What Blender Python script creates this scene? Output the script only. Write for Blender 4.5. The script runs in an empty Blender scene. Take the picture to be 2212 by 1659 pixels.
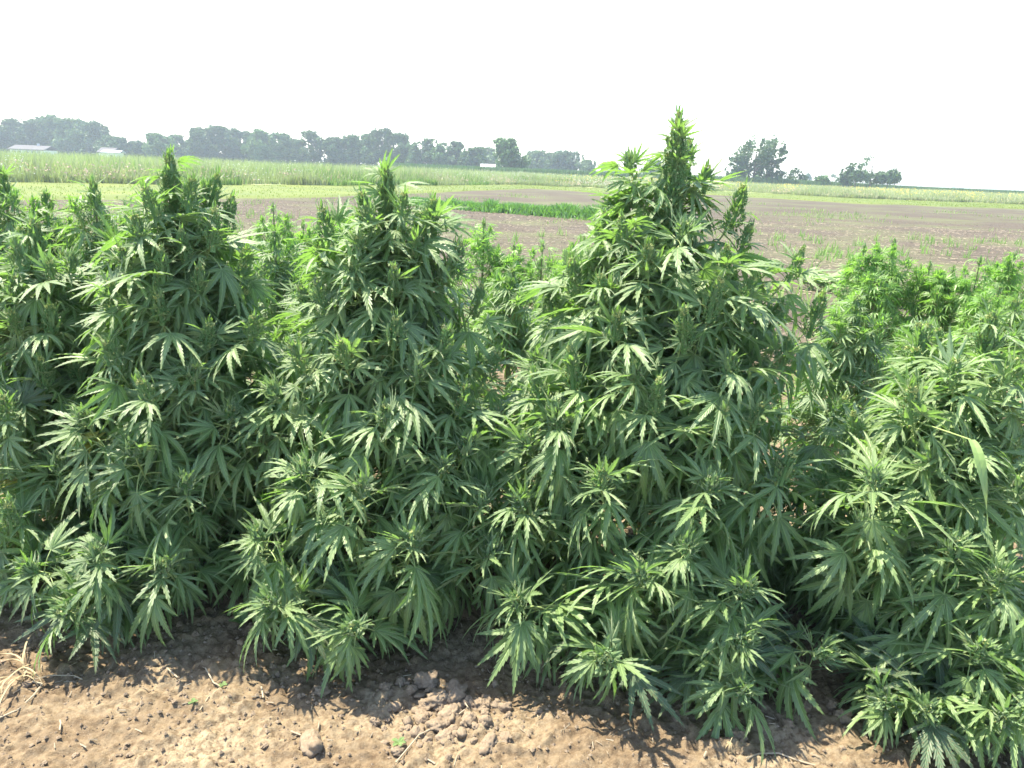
import bpy, math, random
import numpy as np
from mathutils import Vector, Matrix
R = math.radians
sc = bpy.context.scene
col = sc.collection

# ------------------------------------------------------------------ camera
W, H, F = 2212.0, 1659.0, 1702.0            # measuring scale of the photograph
CAM = Vector((0, 0, 1.65))
PITCH, ROLL = R(15.19), R(2.27)
fwd = Vector((0, math.cos(PITCH), -math.sin(PITCH)))
right0 = Vector((1, 0, 0)); up0 = right0.cross(fwd)
right = right0 * math.cos(ROLL) + up0 * math.sin(ROLL)
up = up0 * math.cos(ROLL) - right0 * math.sin(ROLL)
cd = bpy.data.cameras.new('camera'); cam = bpy.data.objects.new('camera', cd); col.objects.link(cam)
cd.sensor_width = 36.0; cd.lens = 36.0 * F / W; cd.clip_end = 6000; cd.clip_start = 0.05
m3 = Matrix((right, up, -fwd)).transposed()
cam.matrix_world = Matrix.Translation(CAM) @ m3.to_4x4()
sc.camera = cam

def ray(px, py):
    return (fwd + right * ((px - W / 2) / F) + up * ((H / 2 - py) / F))
def at(px, py, Y):
    d = ray(px, py); return CAM + d * (Y / d.y)
def ground(px, py, z=0.0):
    d = ray(px, py); return CAM + d * ((z - CAM.z) / d.z)

# ------------------------------------------------------------------ light
SUN_EL, SUN_AZ = R(63), R(-55)               # azimuth from +Y, negative = left
sd = Vector((math.sin(SUN_AZ) * math.cos(SUN_EL), math.cos(SUN_AZ) * math.cos(SUN_EL), math.sin(SUN_EL)))
sl = bpy.data.lights.new('sun', 'SUN'); so = bpy.data.objects.new('sun', sl); col.objects.link(so)
sl.energy = 5.0; sl.angle = R(0.6); sl.color = (1.0, 0.92, 0.74)
so.rotation_euler = (-sd).to_track_quat('-Z', 'Y').to_euler()
w = bpy.data.worlds.new('World'); sc.world = w; w.use_nodes = True
nt = w.node_tree; nt.nodes.clear()
sky = nt.nodes.new('ShaderNodeTexSky'); sky.sky_type = 'NISHITA'; sky.sun_disc = False
sky.sun_elevation = SUN_EL; sky.sun_rotation = SUN_AZ
sky.dust_density = 1.0; sky.air_density = 1.0; sky.ozone_density = 1.0
bg = nt.nodes.new('ShaderNodeBackground'); bg.inputs[1].default_value = 0.15
wo = nt.nodes.new('ShaderNodeOutputWorld')
nt.links.new(sky.outputs[0], bg.inputs[0]); nt.links.new(bg.outputs[0], wo.inputs[0])
sc.view_settings.view_transform = 'Standard'; sc.view_settings.look = 'None'
sc.view_settings.exposure = 1.75; sc.view_settings.gamma = 1.0
sc.view_settings.use_curve_mapping = False

# ------------------------------------------------------------------ helpers
def vnoise(x, y, seed=0):
    x = np.asarray(x, float); y = np.asarray(y, float)
    xi = np.floor(x).astype(np.int64); yi = np.floor(y).astype(np.int64)
    fx = x - xi; fy = y - yi; fx = fx * fx * (3 - 2 * fx); fy = fy * fy * (3 - 2 * fy)
    def h(a, b):
        n = (a * 374761393 + b * 668265263 + seed * 974634777) & 0xffffffff
        n = ((n ^ (n >> 13)) * 1274126177) & 0xffffffff
        return ((n ^ (n >> 16)) & 0xffff) / 65535.0
    a = h(xi, yi); b = h(xi + 1, yi); c = h(xi, yi + 1); d = h(xi + 1, yi + 1)
    return (a * (1 - fx) + b * fx) * (1 - fy) + (c * (1 - fx) + d * fx) * fy
def fbm(x, y, seed=0, o=4):
    s = 0; a = 0.5
    for i in range(o):
        s = s + a * vnoise(x * 2 ** i + 17.3 * i, y * 2 ** i - 9.1 * i, seed + i); a *= 0.5
    return s

class MB:
    """collects triangles/quads with uv and material index"""
    def __init__(s): s.v = []; s.f = []; s.uv = []; s.mi = []
    def add(s, vs, fs, uvs=None, mi=0):
        o = len(s.v); s.v.extend(vs)
        s.uv.extend(uvs if uvs is not None else [(0.5, 0)] * len(vs))
        for f in fs: s.f.append(tuple(i + o for i in f)); s.mi.append(mi)
    def mesh(s, name, mats, smooth=False):
        return np_mesh(name, np.array(s.v, float), s.f, mats, np.array(s.uv, float), s.mi, smooth)

def np_mesh(name, v, f, mats, uv=None, mi=None, smooth=False):
    me = bpy.data.meshes.new(name)
    if isinstance(f, np.ndarray):
        n, k = f.shape; ls = np.arange(n) * k; lt = np.full(n, k); lv = f.ravel()
    else:
        lt = np.array([len(a) for a in f]); ls = np.concatenate(([0], np.cumsum(lt)[:-1])); lv = np.array([i for a in f for i in a]); n = len(f)
    me.vertices.add(len(v)); me.vertices.foreach_set('co', np.asarray(v, np.float32).ravel())
    me.loops.add(len(lv)); me.loops.foreach_set('vertex_index', lv.astype(np.int32))
    me.polygons.add(n); me.polygons.foreach_set('loop_start', ls.astype(np.int32)); me.polygons.foreach_set('loop_total', lt.astype(np.int32))
    if mi is not None: me.polygons.foreach_set('material_index', np.asarray(mi, np.int32))
    me.polygons.foreach_set('use_smooth', np.full(n, smooth))
    if uv is not None:
        l = me.uv_layers.new(name='UVMap'); l.data.foreach_set('uv', np.asarray(uv, np.float32)[lv].ravel())
    for m in mats: me.materials.append(m)
    me.update(calc_edges=True); me.validate()
    return me

def link(name, me, parent=None, label=None, cat=None, group=None, kind=None, mw=None):
    o = bpy.data.objects.new(name, me); col.objects.link(o)
    if parent is not None: o.parent = parent
    if mw is not None: o.matrix_basis = mw
    if label: o['label'] = label
    if cat: o['category'] = cat
    if group: o['group'] = group
    if kind: o['kind'] = kind
    return o
def thing(name, label, cat, loc=(0, 0, 0), group=None, rz=0.0):
    o = link(name, None, None, label, cat, group); o.location = loc; o.rotation_euler = (0, 0, rz); return o

def tube(mb, pts, rad, n=5, mi=0, uvv=0.0):
    pts = [Vector(p) for p in pts]; k = len(pts); vs = []; fs = []
    for i, p in enumerate(pts):
        t = (pts[min(i + 1, k - 1)] - pts[max(i - 1, 0)]).normalized()
        a = t.cross(Vector((0.31, 0.95, 0.1))).normalized(); b = t.cross(a)
        r = rad[i] if hasattr(rad, '__len__') else rad
        for j in range(n):
            an = 2 * math.pi * j / n; vs.append(tuple(p + a * (r * math.cos(an)) + b * (r * math.sin(an))))
    for i in range(k - 1):
        for j in range(n):
            fs.append((i * n + j, i * n + (j + 1) % n, (i + 1) * n + (j + 1) % n, (i + 1) * n + j))
    fs.append(tuple(range(n))[::-1]); fs.append(tuple((k - 1) * n + j for j in range(n)))
    mb.add(vs, fs, [(0.5, uvv)] * len(vs), mi)
def bez(a, b, c, n):
    return [a * ((1 - t) ** 2) + b * (2 * t * (1 - t)) + c * t * t for t in [i / (n - 1) for i in range(n)]]

# ------------------------------------------------------------------ materials
def mat(name):
    m = bpy.data.materials.new(name); m.use_nodes = True; t = m.node_tree; t.nodes.clear(); return m, t
def N(t, typ, **kw):
    n = t.nodes.new(typ)
    for k, v in kw.items():
        if k in ('op',): n.operation = v
        elif k == 'dt': n.data_type = v
        elif k == 'bt': n.blend_type = v
        elif isinstance(k, str) and k.startswith('i'): n.inputs[int(k[1:])].default_value = v
    return n
def mixc(t, fac, a, b):
    n = t.nodes.new('ShaderNodeMix'); n.data_type = 'RGBA'
    for s, x in ((0, fac), (6, a), (7, b)):
        if isinstance(x, (float, int)): n.inputs[s].default_value = x
        elif isinstance(x, tuple): n.inputs[s].default_value = (*x, 1)
        else: t.links.new(x, n.inputs[s])
    return n.outputs[2]
def mth(t, op, a, b=0.0, c=0.0):
    n = t.nodes.new('ShaderNodeMath'); n.operation = op
    for s, x in enumerate((a, b, c)):
        if isinstance(x, (float, int)): n.inputs[s].default_value = x
        else: t.links.new(x, n.inputs[s])
    return n.outputs[0]
def ramp(t, fac, lo, hi):
    n = t.nodes.new('ShaderNodeMapRange'); t.links.new(fac, n.inputs[0]); n.inputs[1].default_value = lo; n.inputs[2].default_value = hi
    return n.outputs[0]

def leaf_mat(name, c1, c2, back, trans, tf=0.3, rough=0.42, veins=True, spots=0.0, spec=0.5, sheen=0.0):
    m, t = mat(name); L = t.links
    oi = N(t, 'ShaderNodeObjectInfo'); ge = N(t, 'ShaderNodeNewGeometry')
    rn = mth(t, 'ADD', mth(t, 'MULTIPLY', oi.outputs['Random'], 0.6), mth(t, 'MULTIPLY', ge.outputs['Random Per Island'], 0.4))
    c = mixc(t, rn, c1, c2)
    bump = None
    if veins:
        tc = N(t, 'ShaderNodeUVMap'); sp = N(t, 'ShaderNodeSeparateXYZ'); L.new(tc.outputs[0], sp.inputs[0])
        av = mth(t, 'ABSOLUTE', sp.outputs[1])
        ph = mth(t, 'SUBTRACT', mth(t, 'MULTIPLY', sp.outputs[0], 12.0), mth(t, 'MULTIPLY', av, 1.6))
        sv = mth(t, 'SINE', mth(t, 'MULTIPLY', ph, 6.283))
        line = ramp(t, sv, 0.80, 1.0)
        rib = ramp(t, av, 0.13, 0.04)
        vein = mth(t, 'MAXIMUM', mth(t, 'MULTIPLY', line, 0.35), rib)
        c = mixc(t, mth(t, 'MULTIPLY', vein, 0.55), c, tuple(min(1, x * 2.4 + 0.03) for x in c2))
        bu = N(t, 'ShaderNodeBump', i0=0.55, i1=0.0015); bu.inputs['Distance'].default_value = 0.0015
        L.new(mth(t, 'SUBTRACT', mth(t, 'MULTIPLY', sv, 0.5), mth(t, 'MULTIPLY', rib, 1.5)), bu.inputs['Height']); bump = bu.outputs[0]
    if spots > 0:
        nz = N(t, 'ShaderNodeTexNoise'); nz.inputs['Scale'].default_value = 60; nz.inputs['Detail'].default_value = 4
        g = N(t, 'ShaderNodeTexCoord'); L.new(g.outputs['Object'], nz.inputs['Vector'])
        c = mixc(t, mth(t, 'MULTIPLY', ramp(t, nz.outputs[0], 0.50, 0.66), spots), c, (0.16, 0.11, 0.06))
    cb = mixc(t, ge.outputs['Backfacing'], c, back)
    p = N(t, 'ShaderNodeBsdfPrincipled'); L.new(cb, p.inputs['Base Color'])
    L.new(mth(t, 'ADD', mth(t, 'MULTIPLY', ge.outputs['Backfacing'], 0.2), rough), p.inputs['Roughness'])
    p.inputs['Specular IOR Level'].default_value = spec
    p.inputs['Sheen Weight'].default_value = sheen; p.inputs['Sheen Roughness'].default_value = .4; p.inputs['Sheen Tint'].default_value = (1, 1, .78, 1)
    if bump: L.new(bump, p.inputs['Normal'])
    tr = N(t, 'ShaderNodeBsdfTranslucent'); tr.inputs[0].default_value = (*trans, 1)
    mx = N(t, 'ShaderNodeMixShader', i0=tf); L.new(p.outputs[0], mx.inputs[1]); L.new(tr.outputs[0], mx.inputs[2])
    o = N(t, 'ShaderNodeOutputMaterial'); L.new(mx.outputs[0], o.inputs[0])
    return m
def plain(name, c1, c2=None, scale=8.0, rough=0.8, bump=0.0, island=False, coord='Object'):
    m, t = mat(name); L = t.links
    p = N(t, 'ShaderNodeBsdfPrincipled'); p.inputs['Roughness'].default_value = rough
    g = N(t, 'ShaderNodeTexCoord'); nz = N(t, 'ShaderNodeTexNoise'); nz.inputs['Scale'].default_value = scale; nz.inputs['Detail'].default_value = 5
    L.new(g.outputs[coord], nz.inputs['Vector'])
    fac = ramp(t, nz.outputs[0], 0.3, 0.7)
    if island:
        ge = N(t, 'ShaderNodeNewGeometry'); fac = mth(t, 'ADD', mth(t, 'MULTIPLY', fac, 0.3), mth(t, 'MULTIPLY', ge.outputs['Random Per Island'], 0.7))
    L.new(mixc(t, fac, c1, c2 or c1), p.inputs['Base Color'])
    if bump:
        b = N(t, 'ShaderNodeBump', i0=bump); b.inputs['Distance'].default_value = 0.02; L.new(nz.outputs[0], b.inputs['Height']); L.new(b.outputs[0], p.inputs['Normal'])
    o = N(t, 'ShaderNodeOutputMaterial'); L.new(p.outputs[0], o.inputs[0]); return m

M_leaf = leaf_mat('hemp_leaf', (0.074, 0.136, 0.042), (0.142, 0.222, 0.062), (0.18, 0.26, 0.12), (0.27, 0.52, 0.07), 0.30, 0.52, spec=1.0, sheen=.38)
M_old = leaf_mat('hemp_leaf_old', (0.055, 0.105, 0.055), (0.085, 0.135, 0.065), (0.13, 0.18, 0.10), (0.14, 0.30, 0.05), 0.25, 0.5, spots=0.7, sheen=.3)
M_young = leaf_mat('hemp_leaf_young', (0.10, 0.18, 0.075), (0.17, 0.26, 0.11), (0.18, 0.28, 0.13), (0.26, 0.44, 0.12), 0.2, 0.45, sheen=.5)
M_back = leaf_mat('hemp_leaf_light', (0.11, 0.21, 0.05), (0.18, 0.29, 0.075), (0.16, 0.28, 0.10), (0.30, 0.60, 0.07), 0.38, 0.45, veins=False)
M_calyx = leaf_mat('hemp_calyx', (0.13, 0.25, 0.10), (0.22, 0.36, 0.15), (0.2, 0.32, 0.14), (0.32, 0.55, 0.14), 0.28, 0.6, veins=False)
M_tip = leaf_mat('hemp_tip', (0.46, 0.52, 0.18), (0.60, 0.62, 0.28), (0.3, 0.36, 0.15), (0.45, 0.55, 0.15), 0.25, 0.6, veins=False)
M_stem = plain('hemp_stem', (0.20, 0.29, 0.09), (0.27, 0.33, 0.13), 30, 0.6)
M_wood = plain('hemp_woody_stem', (0.12, 0.14, 0.06), (0.2, 0.2, 0.1), 30, 0.7)

# ------------------------------------------------------------------ hemp leaf meshes
def leaflet(mb, base, ang, L, wd, droop, nt_, fold, mi=0, tw=0.0):
    """serrated leaflet, from base, fanned by ang in the xy plane; droops toward -z"""
    ca, sa = math.cos(ang), math.sin(ang)
    def pt(u, s):                                 # u along, s across (-1..1)
        # bent centre line
        th = droop * (u ** 1.25)
        y = L * (math.sin(droop * u) / droop if abs(droop) > 1e-3 else u); z = -L * ((1 - math.cos(droop * u)) / droop if abs(droop) > 1e-3 else 0)
        x = s; zz = z + abs(s) * fold * math.cos(th) + s * tw * u
        yy = y + abs(s) * fold * math.sin(th)
        X = x * ca + yy * sa; Y = yy * ca - x * sa
        return (base[0] + X, base[1] + Y, base[2] + zz)
    def prof(u): return wd * (math.sin(math.pi * min(1, u ** 0.75)) ** 0.95 * (1 - 0.35 * u) + 0.02)
    if nt_ <= 2:
        us = [0, 0.3, 0.65, 1.0]
        vs = []; uv = []
        for u in us[:-1]:
            w_ = prof(u) * 0.9
            for s in (-1, 0, 1): vs.append(pt(u, s * w_)); uv.append((u, s))
        vs.append(pt(1, 0)); uv.append((1, 0)); fs = []
        for i in range(2):
            o = i * 3; fs += [(o, o + 1, o + 4, o + 3), (o + 1, o + 2, o + 5, o + 4)]
        fs += [(6, 7, 9), (7, 8, 9)]
        mb.add(vs, fs, uv, mi); return
    vs = []; uv = []; fs = []
    mid = []
    for i in range(nt_ + 1):
        u = i / nt_; vs.append(pt(u, 0)); uv.append((u, 0)); mid.append(len(vs) - 1)
    for sgn in (-1, 1):
        prev = mid[0]
        for i in range(nt_ - 1):
            u0 = i / nt_; u1 = (i + 1) / nt_
            w1 = prof(u1)
            tipu = min(0.995, u1 + 0.55 / nt_)
            vs.append(pt(u0 + 0.25 / nt_, sgn * prof(u0 + 0.4 / nt_) * 0.72 if i else sgn * 0.4 * prof(u1))); uv.append((u0, sgn * 0.7)); a = len(vs) - 1
            vs.append(pt(tipu, sgn * w1 * 1.12)); uv.append((u1, sgn)); b = len(vs) - 1
            q = (mid[i], a, b, mid[i + 1]) if sgn > 0 else (mid[i], mid[i + 1], b, a)
            fs.append(q)
            prev = b
        vs.append(pt((nt_ - 1) / nt_ + 0.3 / nt_, sgn * 0.45 * prof((nt_ - 0.8) / nt_))); uv.append((1, sgn * 0.5)); a = len(vs) - 1
        fs.append((mid[nt_ - 1], a, mid[nt_]) if sgn > 0 else (mid[nt_ - 1], mid[nt_], a))
    mb.add(vs, fs, uv, mi)

def fan_leaf(seed, nl, droop, nt_, mats, pet=0.38, blade=0.5, name='leaf'):
    """unit leaf: middle leaflet length 1, petiole length pet along +y then the blade pitches down"""
    rg = random.Random(seed); mb = MB()
    n = (nl - 1) // 2
    ANG = {1: [0], 3: [0, 38], 5: [0, 31, 66], 7: [0, 25, 52, 88], 9: [0, 22, 45, 72, 108]}[nl]
    LEN = {1: [1], 3: [1, .66], 5: [1, .84, .5], 7: [1, .92, .70, .38], 9: [1, .94, .78, .55, .3]}[nl]
    tmp = MB()
    for k in range(-n, n + 1):
        a = R(ANG[abs(k)] * rg.uniform(.9, 1.08)) * (1 if k >= 0 else -1) + R(rg.uniform(-4, 4))
        L = LEN[abs(k)] * rg.uniform(.93, 1.05)
        leaflet(tmp, (0, 0, 0.004 * (k % 2)), a, L, 0.074 * (L ** 0.5) * rg.uniform(.9, 1.12), droop * rg.uniform(.7, 1.3), nt_ if L > .5 else max(3, nt_ - 4) if nt_ > 2 else 2, rg.uniform(.15, .45), 0, rg.uniform(-.25, .25))
    cb, sb = math.cos(blade), math.sin(blade)
    # petiole arcs down a little
    pp = [Vector((0, pet * t, 0.05 * pet * math.sin(3.14 * t) - 0.10 * pet * t * t)) for t in (0, .35, .7, 1)]
    tube(mb, pp, [0.016, .012, .011, .012], 3 if nt_ <= 2 else 4, 1)
    e = pp[-1]
    vs = [(x + e.x, y * cb + z * sb + e.y, -y * sb + z * cb + e.z) for x, y, z in tmp.v]
    mb.add(vs, tmp.f, tmp.uv, 0)
    return mb, mb.mesh(name, mats, False)

def leaf_family(mats, tag, nt_):
    fam = {}
    for nl, drs in ((3, (.2, .6)), (5, (.25, .55, .9)), (7, (.3, .6, .9, 1.2)), (9, (.5, .9))):
        fam[nl] = []
        for i, d in enumerate(drs):
            for r_ in range(2):
                mb, me = fan_leaf(nl * 100 + i * 10 + r_, nl, d, nt_, mats, pet=(.15 if nl == 3 else .3 if nl == 5 else .42), blade=.04 + .26 * d, name='leaf_' + tag)
                fam[nl].append((me, np.array(mb.v), mb.f, np.array(mb.uv), mb.mi))
    return fam
FAM_HI = leaf_family([M_leaf, M_stem], 'green', 11)
FAM_OLD = leaf_family([M_old, M_stem], 'old', 11)
M_yel = leaf_mat('hemp_leaf_yellowed', (0.28, 0.30, 0.06), (0.38, 0.34, 0.08), (.35, .33, .12), (.6, .6, .08), .35, .5, spots=.5)
FAM_YEL = leaf_family([M_yel, M_stem], 'yellowed', 6)
FAM_YOUNG = leaf_family([M_young, M_stem], 'young', 11)
FAM_LO = leaf_family([M_leaf, M_stem], 'green_small', 2)
FAM_MID = leaf_family([M_leaf, M_stem], 'green_mid', 6)
FAM_LIGHT = leaf_family([M_back, M_stem], 'light', 2)

def join_leaves(items, name, mats):
    V = []; FF = []; UV = []; MI = []; o = 0
    for (data, mw) in items:
        me, v, f, uv, mi = data
        A = np.array(mw); V.append(v @ A[:3, :3].T + A[:3, 3]); FF.extend([tuple(i + o for i in q) for q in f]); UV.append(uv); MI.extend(mi); o += len(v)
    return np_mesh(name, np.concatenate(V), FF, mats, np.concatenate(UV), MI)

# ------------------------------------------------------------------ buds
def make_bud(l, r, seed, density=1.0, bract=1.0, bl=1.0, name='flower_cluster', mats=None):
    rg = random.Random(seed); mb = MB()
    n = int(density * 2300 * l * r * 60)
    tube(mb, [(0, 0, -0.01), (0, 0, l * .9)], [r * .35, r * .15], 5, 0)
    def rad(z):
        t = z / l; lob = 1 + .28 * math.sin(z * 95 + seed) + .1 * math.sin(z * 41)
        return r * (math.sin(math.pi * min(1, .18 + t * .82)) ** .6) * (1.05 - .35 * t) * lob * (.9 if t < .95 else .6) + .002
    for i in range(n):
        z = l * rg.random() ** .9; a = rg.uniform(0, 6.283); rr = rad(z) * rg.uniform(.72, 1.02)
        d = Vector((math.cos(a), math.sin(a), rg.uniform(.5, 1.6))).normalized()
        p = Vector((rr * math.cos(a), rr * math.sin(a), z)); L = rg.uniform(.006, .011); w_ = L * rg.uniform(.24, .34)
        s = d.cross(Vector((0, 0, 1))).normalized(); q = d.cross(s)
        b = p + d * (L * .35)
        vs = [p, b + s * w_, b + q * w_, b - s * w_, b - q * w_, p + d * L]
        mb.add([tuple(x) for x in vs], [(0, 2, 1), (0, 3, 2), (0, 4, 3), (0, 1, 4), (5, 1, 2), (5, 2, 3), (5, 3, 4), (5, 4, 1)], None, 1 if (z > l * .86 and rg.random() < .75) or rg.random() < .025 else 0)
    for i in range(int(n * .7)):                  # pistils
        z = l * rg.random() ** .7; a = rg.uniform(0, 6.283); rr = rad(z)
        d = Vector((math.cos(a), math.sin(a), rg.uniform(0, 1.6))).normalized(); p = Vector((rr * math.cos(a), rr * math.sin(a), z)); L = rg.uniform(.004, .009)
        s = d.cross(Vector((rg.random(), rg.random(), 1))).normalized() * .0006
        mb.add([tuple(p - s), tuple(p + s), tuple(p + d * L)], [(0, 1, 2)], None, 1)
    for i in range(int(bract * (22 + 560 * l))):       # small bract leaves poking out of the flower
        z = l * rg.random(); a = rg.uniform(0, 6.283); rr = rad(z) * .6; L = rg.uniform(.02, .055) * (1.15 - .4 * z / l) * bl
        el = rg.uniform(.0, 1.1) + .4 * z / l
        t2 = MB(); leaflet(t2, (0, 0, 0), 0, L, L * .13, rg.uniform(.2, 1.3), 2, .35)
        X = Vector((-math.sin(a), math.cos(a), 0)); Y = Vector((math.cos(a) * math.cos(el), math.sin(a) * math.cos(el), math.sin(el))); Z = X.cross(Y)
        p = Vector((rr * math.cos(a), rr * math.sin(a), z))
        mb.add([tuple(p - X * x[0] + Y * x[1] + Z * x[2]) for x in t2.v], t2.f, t2.uv, 2)
    return mb.mesh(name, mats or [M_calyx, M_tip, M_leaf])
BUDS = [make_bud(.05, .016, i, 1.2, 1.1, mats=[M_calyx, M_tip, M_young]) for i in range(3)] + [make_bud(.09, .021, 5 + i, 1.1, .6) for i in range(3)] + [make_bud(.15, .027, 9 + i, 1.0, .6) for i in range(3)]
BUDS_FAR = [make_bud(.06, .016, 31 + i, .5, .6, mats=[M_calyx, M_tip, M_back]) for i in range(2)]

# ------------------------------------------------------------------ hemp plant
UP = Vector((0, 0, 1))
def grow(rg, pts, leaves, size, n_nodes, s0, wind, dens=1.0, lowclip=.03, single_top=4, old=0.0, reach=1.0, inner=None):
    """leaf nodes from the tip of the branch (last point) downwards"""
    L = 0; cum = [0]
    rp = pts[::-1]
    for i in range(1, len(rp)): cum.append(cum[-1] + (rp[i] - rp[i - 1]).length)
    tot = cum[-1]; s = s0; az = rg.uniform(0, 6.28)
    for k in range(n_nodes):
        if s > tot * .93: break
        i = max(j for j in range(len(cum)) if cum[j] <= s); i = min(i, len(rp) - 2)
        f = (s - cum[i]) / max(1e-6, cum[i + 1] - cum[i]); p = rp[i].lerp(rp[i + 1], f)
        ax = (rp[i] - rp[i + 1]).normalized()
        a1 = ax.cross(Vector((1, .2, 0))).normalized(); a2 = ax.cross(a1)
        g = min(1, s / (.10 * reach)) if s0 < .03 else min(1, .12 + .88 * (s - s0) / .12)
        cnt = 1 if k < single_top else 2
        for c in range(cnt):
            an = az + c * math.pi + rg.uniform(-.35, .35)
            perp = a1 * math.cos(an) + a2 * math.sin(an)
            el = R(70 - 72 * g + rg.uniform(-18, 18))
            d = (perp * math.cos(el) + (UP * .6 + ax * .4) * math.sin(el) + Vector(wind) * (.25 + .75 * g)).normalized()
            if inner is not None and (p - inner).xy.length < .07: continue
            sz = size * (.34 + .66 * g ** .8) * rg.uniform(.58, 1.28)
            if p.z + d.z * sz * 1.3 - .45 * sz < lowclip:
                d.z = max(d.z, (lowclip + .5 * sz - p.z) / (1.3 * sz)); d.normalize()
                if p.z < .06: continue
            nl = 3 if g < .25 else (5 if rg.random() < 1.05 - g * .8 else (7 if rg.random() < .8 else 9))
            Z = (UP + Vector((rg.gauss(0, .36), rg.gauss(0, .36), 0)) + perp * .25); Z = (Z - d * Z.dot(d)).normalized(); X = d.cross(Z)
            M = Matrix((X, d, Z)).transposed().to_4x4(); M = Matrix.Translation(p) @ M @ Matrix.Diagonal((sz, sz, sz, 1))
            young = g < .2
            leaves.append([M, nl, young, p.copy(), sz, rg.random() < old])
        az += 2.4 if k < single_top else 1.57 + rg.uniform(-.3, .3)
        s += (.0055 + .021 * g) / dens * rg.uniform(.8, 1.25)

def hemp(label, sY, top, tips, seed, radius=.6, size=.185, cola=(.3, .035), fill=34, group='hemp plants of the front row', name='hemp_plant',
         maxobj=295, nodes=21, wind=(-.35, -.05, 0), far=False, light=False, topnodes=46, basex=None, dens=1.0, frontclear=True, h_=None):
    rg = random.Random(seed)
    T = at(top[0], top[1], sY) if top[1] is not None else Vector((top[0], sY, h_))
    bx = T.x if basex is None else basex
    base = Vector((bx, sY + .03, 0)); Hh = T.z
    root = thing(name, label, 'hemp plant', base, group)
    sp = bez(base, Vector((bx * .6 + T.x * .4, sY + .02, Hh * .6)), T, 14)
    def stem_at(z):
        for i in range(len(sp) - 1):
            if sp[i + 1].z >= z: return sp[i].lerp(sp[i + 1], (z - sp[i].z) / max(1e-6, sp[i + 1].z - sp[i].z))
        return sp[-1].copy()
    inv = Matrix.Translation(-base)
    mb = MB(); tube(mb, [p - base for p in sp], [.016 * (1 - i / 14) + .003 for i in range(14)], 7); link('stem', mb.mesh('stem', [M_wood]), root)
    def rz(z): return radius * (max(0, 1 - z / (Hh * 1.02)) ) * (1 if z > .12 else .9) + .05
    br = []
    for t in tips:
        Y = sY - .25
        for it in range(8):
            P = at(t[0], t[1], Y); dx = P.x - stem_at(P.z).x; r_ = rz(P.z)
            dy = math.sqrt(max(0.0, r_ * r_ - dx * dx)) if abs(dx) < r_ else 0.0
            Y = sY - dy * (t[3] if len(t) > 3 else 1.0)
        P = at(t[0], t[1], Y); P.z = max(P.z, .09)
        br.append((P, t[2] if len(t) > 2 else 1, True))
    for i in range(fill):
        z = Hh * (.08 + .84 * ((i + rg.random()) / fill) ** .9)
        az = rg.uniform(0, 6.283)
        if frontclear:
            az = rg.uniform(-.45, math.pi + .45)
        q = stem_at(z); r_ = rz(z) * rg.uniform(.6, .9) + .04
        br.append((Vector((q.x + r_ * math.cos(az), q.y + r_ * math.sin(az), z + .03)), rg.choice((0, 1, 1, 2)), False))
    leaves = []
    for P, kind, listed in br:
        d = (P - stem_at(P.z)).xy.length
        z0 = max(.04, P.z - .14 - .55 * d); A = stem_at(z0)
        C = Vector((A.x + (P.x - A.x) * .8, A.y + (P.y - A.y) * .8, z0 + (P.z - z0) * .35))
        pts = bez(A, C, P, 9)
        mb = MB(); tube(mb, [p - base for p in pts], [.0055 - .0004 * i for i in range(9)], 4 if far else 5)
        link('branch', mb.mesh('branch', [M_stem]), root)
        tv = (pts[-1] - pts[-2]).normalized(); tv = (tv + UP * .45 + Vector((rg.gauss(0, .16), rg.gauss(0, .16), 0))).normalized()
        q = UP.rotation_difference(tv).to_matrix().to_4x4()
        bl = (.05, .09, .15)[kind]
        me = rg.choice(BUDS_FAR) if far else BUDS[kind * 3 + rg.randrange(3)]
        sc_ = rg.uniform(1.0, 1.4) * (1, .95, .82)[kind]
        link('flower_cluster', me, root, mw=Matrix.Translation(P - base - tv * bl * (.8, .62, .55)[kind]) @ q @ Matrix.Rotation(rg.uniform(0, 6.28), 4, 'Z') @ Matrix.Diagonal((sc_, sc_, sc_, 1)))
        low = max(0, 1 - P.z / .45)
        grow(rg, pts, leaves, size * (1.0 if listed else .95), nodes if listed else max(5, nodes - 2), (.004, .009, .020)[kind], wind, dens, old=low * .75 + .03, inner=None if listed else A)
    # top
    cl, cr = cola
    me = make_bud(cl, cr, seed, .85 if not far else .5, .9 if not far else .5, 1.3)
    link('main_flower_spike', me, root, mw=Matrix.Translation(T - base - UP * cl * .96))
    for i in range(int(cl / .028)):
        a = i * 2.4 + rg.uniform(-.4, .4); z = cl * (.90 - .88 * (i + .5) / int(cl / .028)); tl = R(16 + 14 * rg.random())
        m_ = rg.choice(BUDS_FAR if far else BUDS[3:6]); k_ = (.45 + .5 * (1 - z / cl)) * cr / .045
        q_ = Matrix.Rotation(a, 4, 'Z') @ Matrix.Rotation(tl, 4, 'Y')
        link('flower_cluster', m_, root, mw=Matrix.Translation(stem_at(T.z - cl + z * .93) - base + Vector((math.cos(a), math.sin(a), 0)) * cr * .25) @ q_ @ Matrix.Diagonal((k_, k_, k_, 1)))
    grow(rg, sp, leaves, size * .78, topnodes, .012, (wind[0] * .8, wind[1], .05), 1.3, single_top=int(topnodes * .6), reach=cl / .10 * .42)
    # the leaves
    fam = FAM_LIGHT if light else (FAM_LO if far else None)
    objs = []
    for M, nl, young, p, sz, old in leaves:
        key = sz / max(.5, (p - CAM).length) * (1.0 if p.y < stem_at(p.z).y + .05 else .35)
        objs.append((key, M, nl, young, old, p.z))
    objs.sort(key=lambda a: -a[0])
    rest = []
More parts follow.
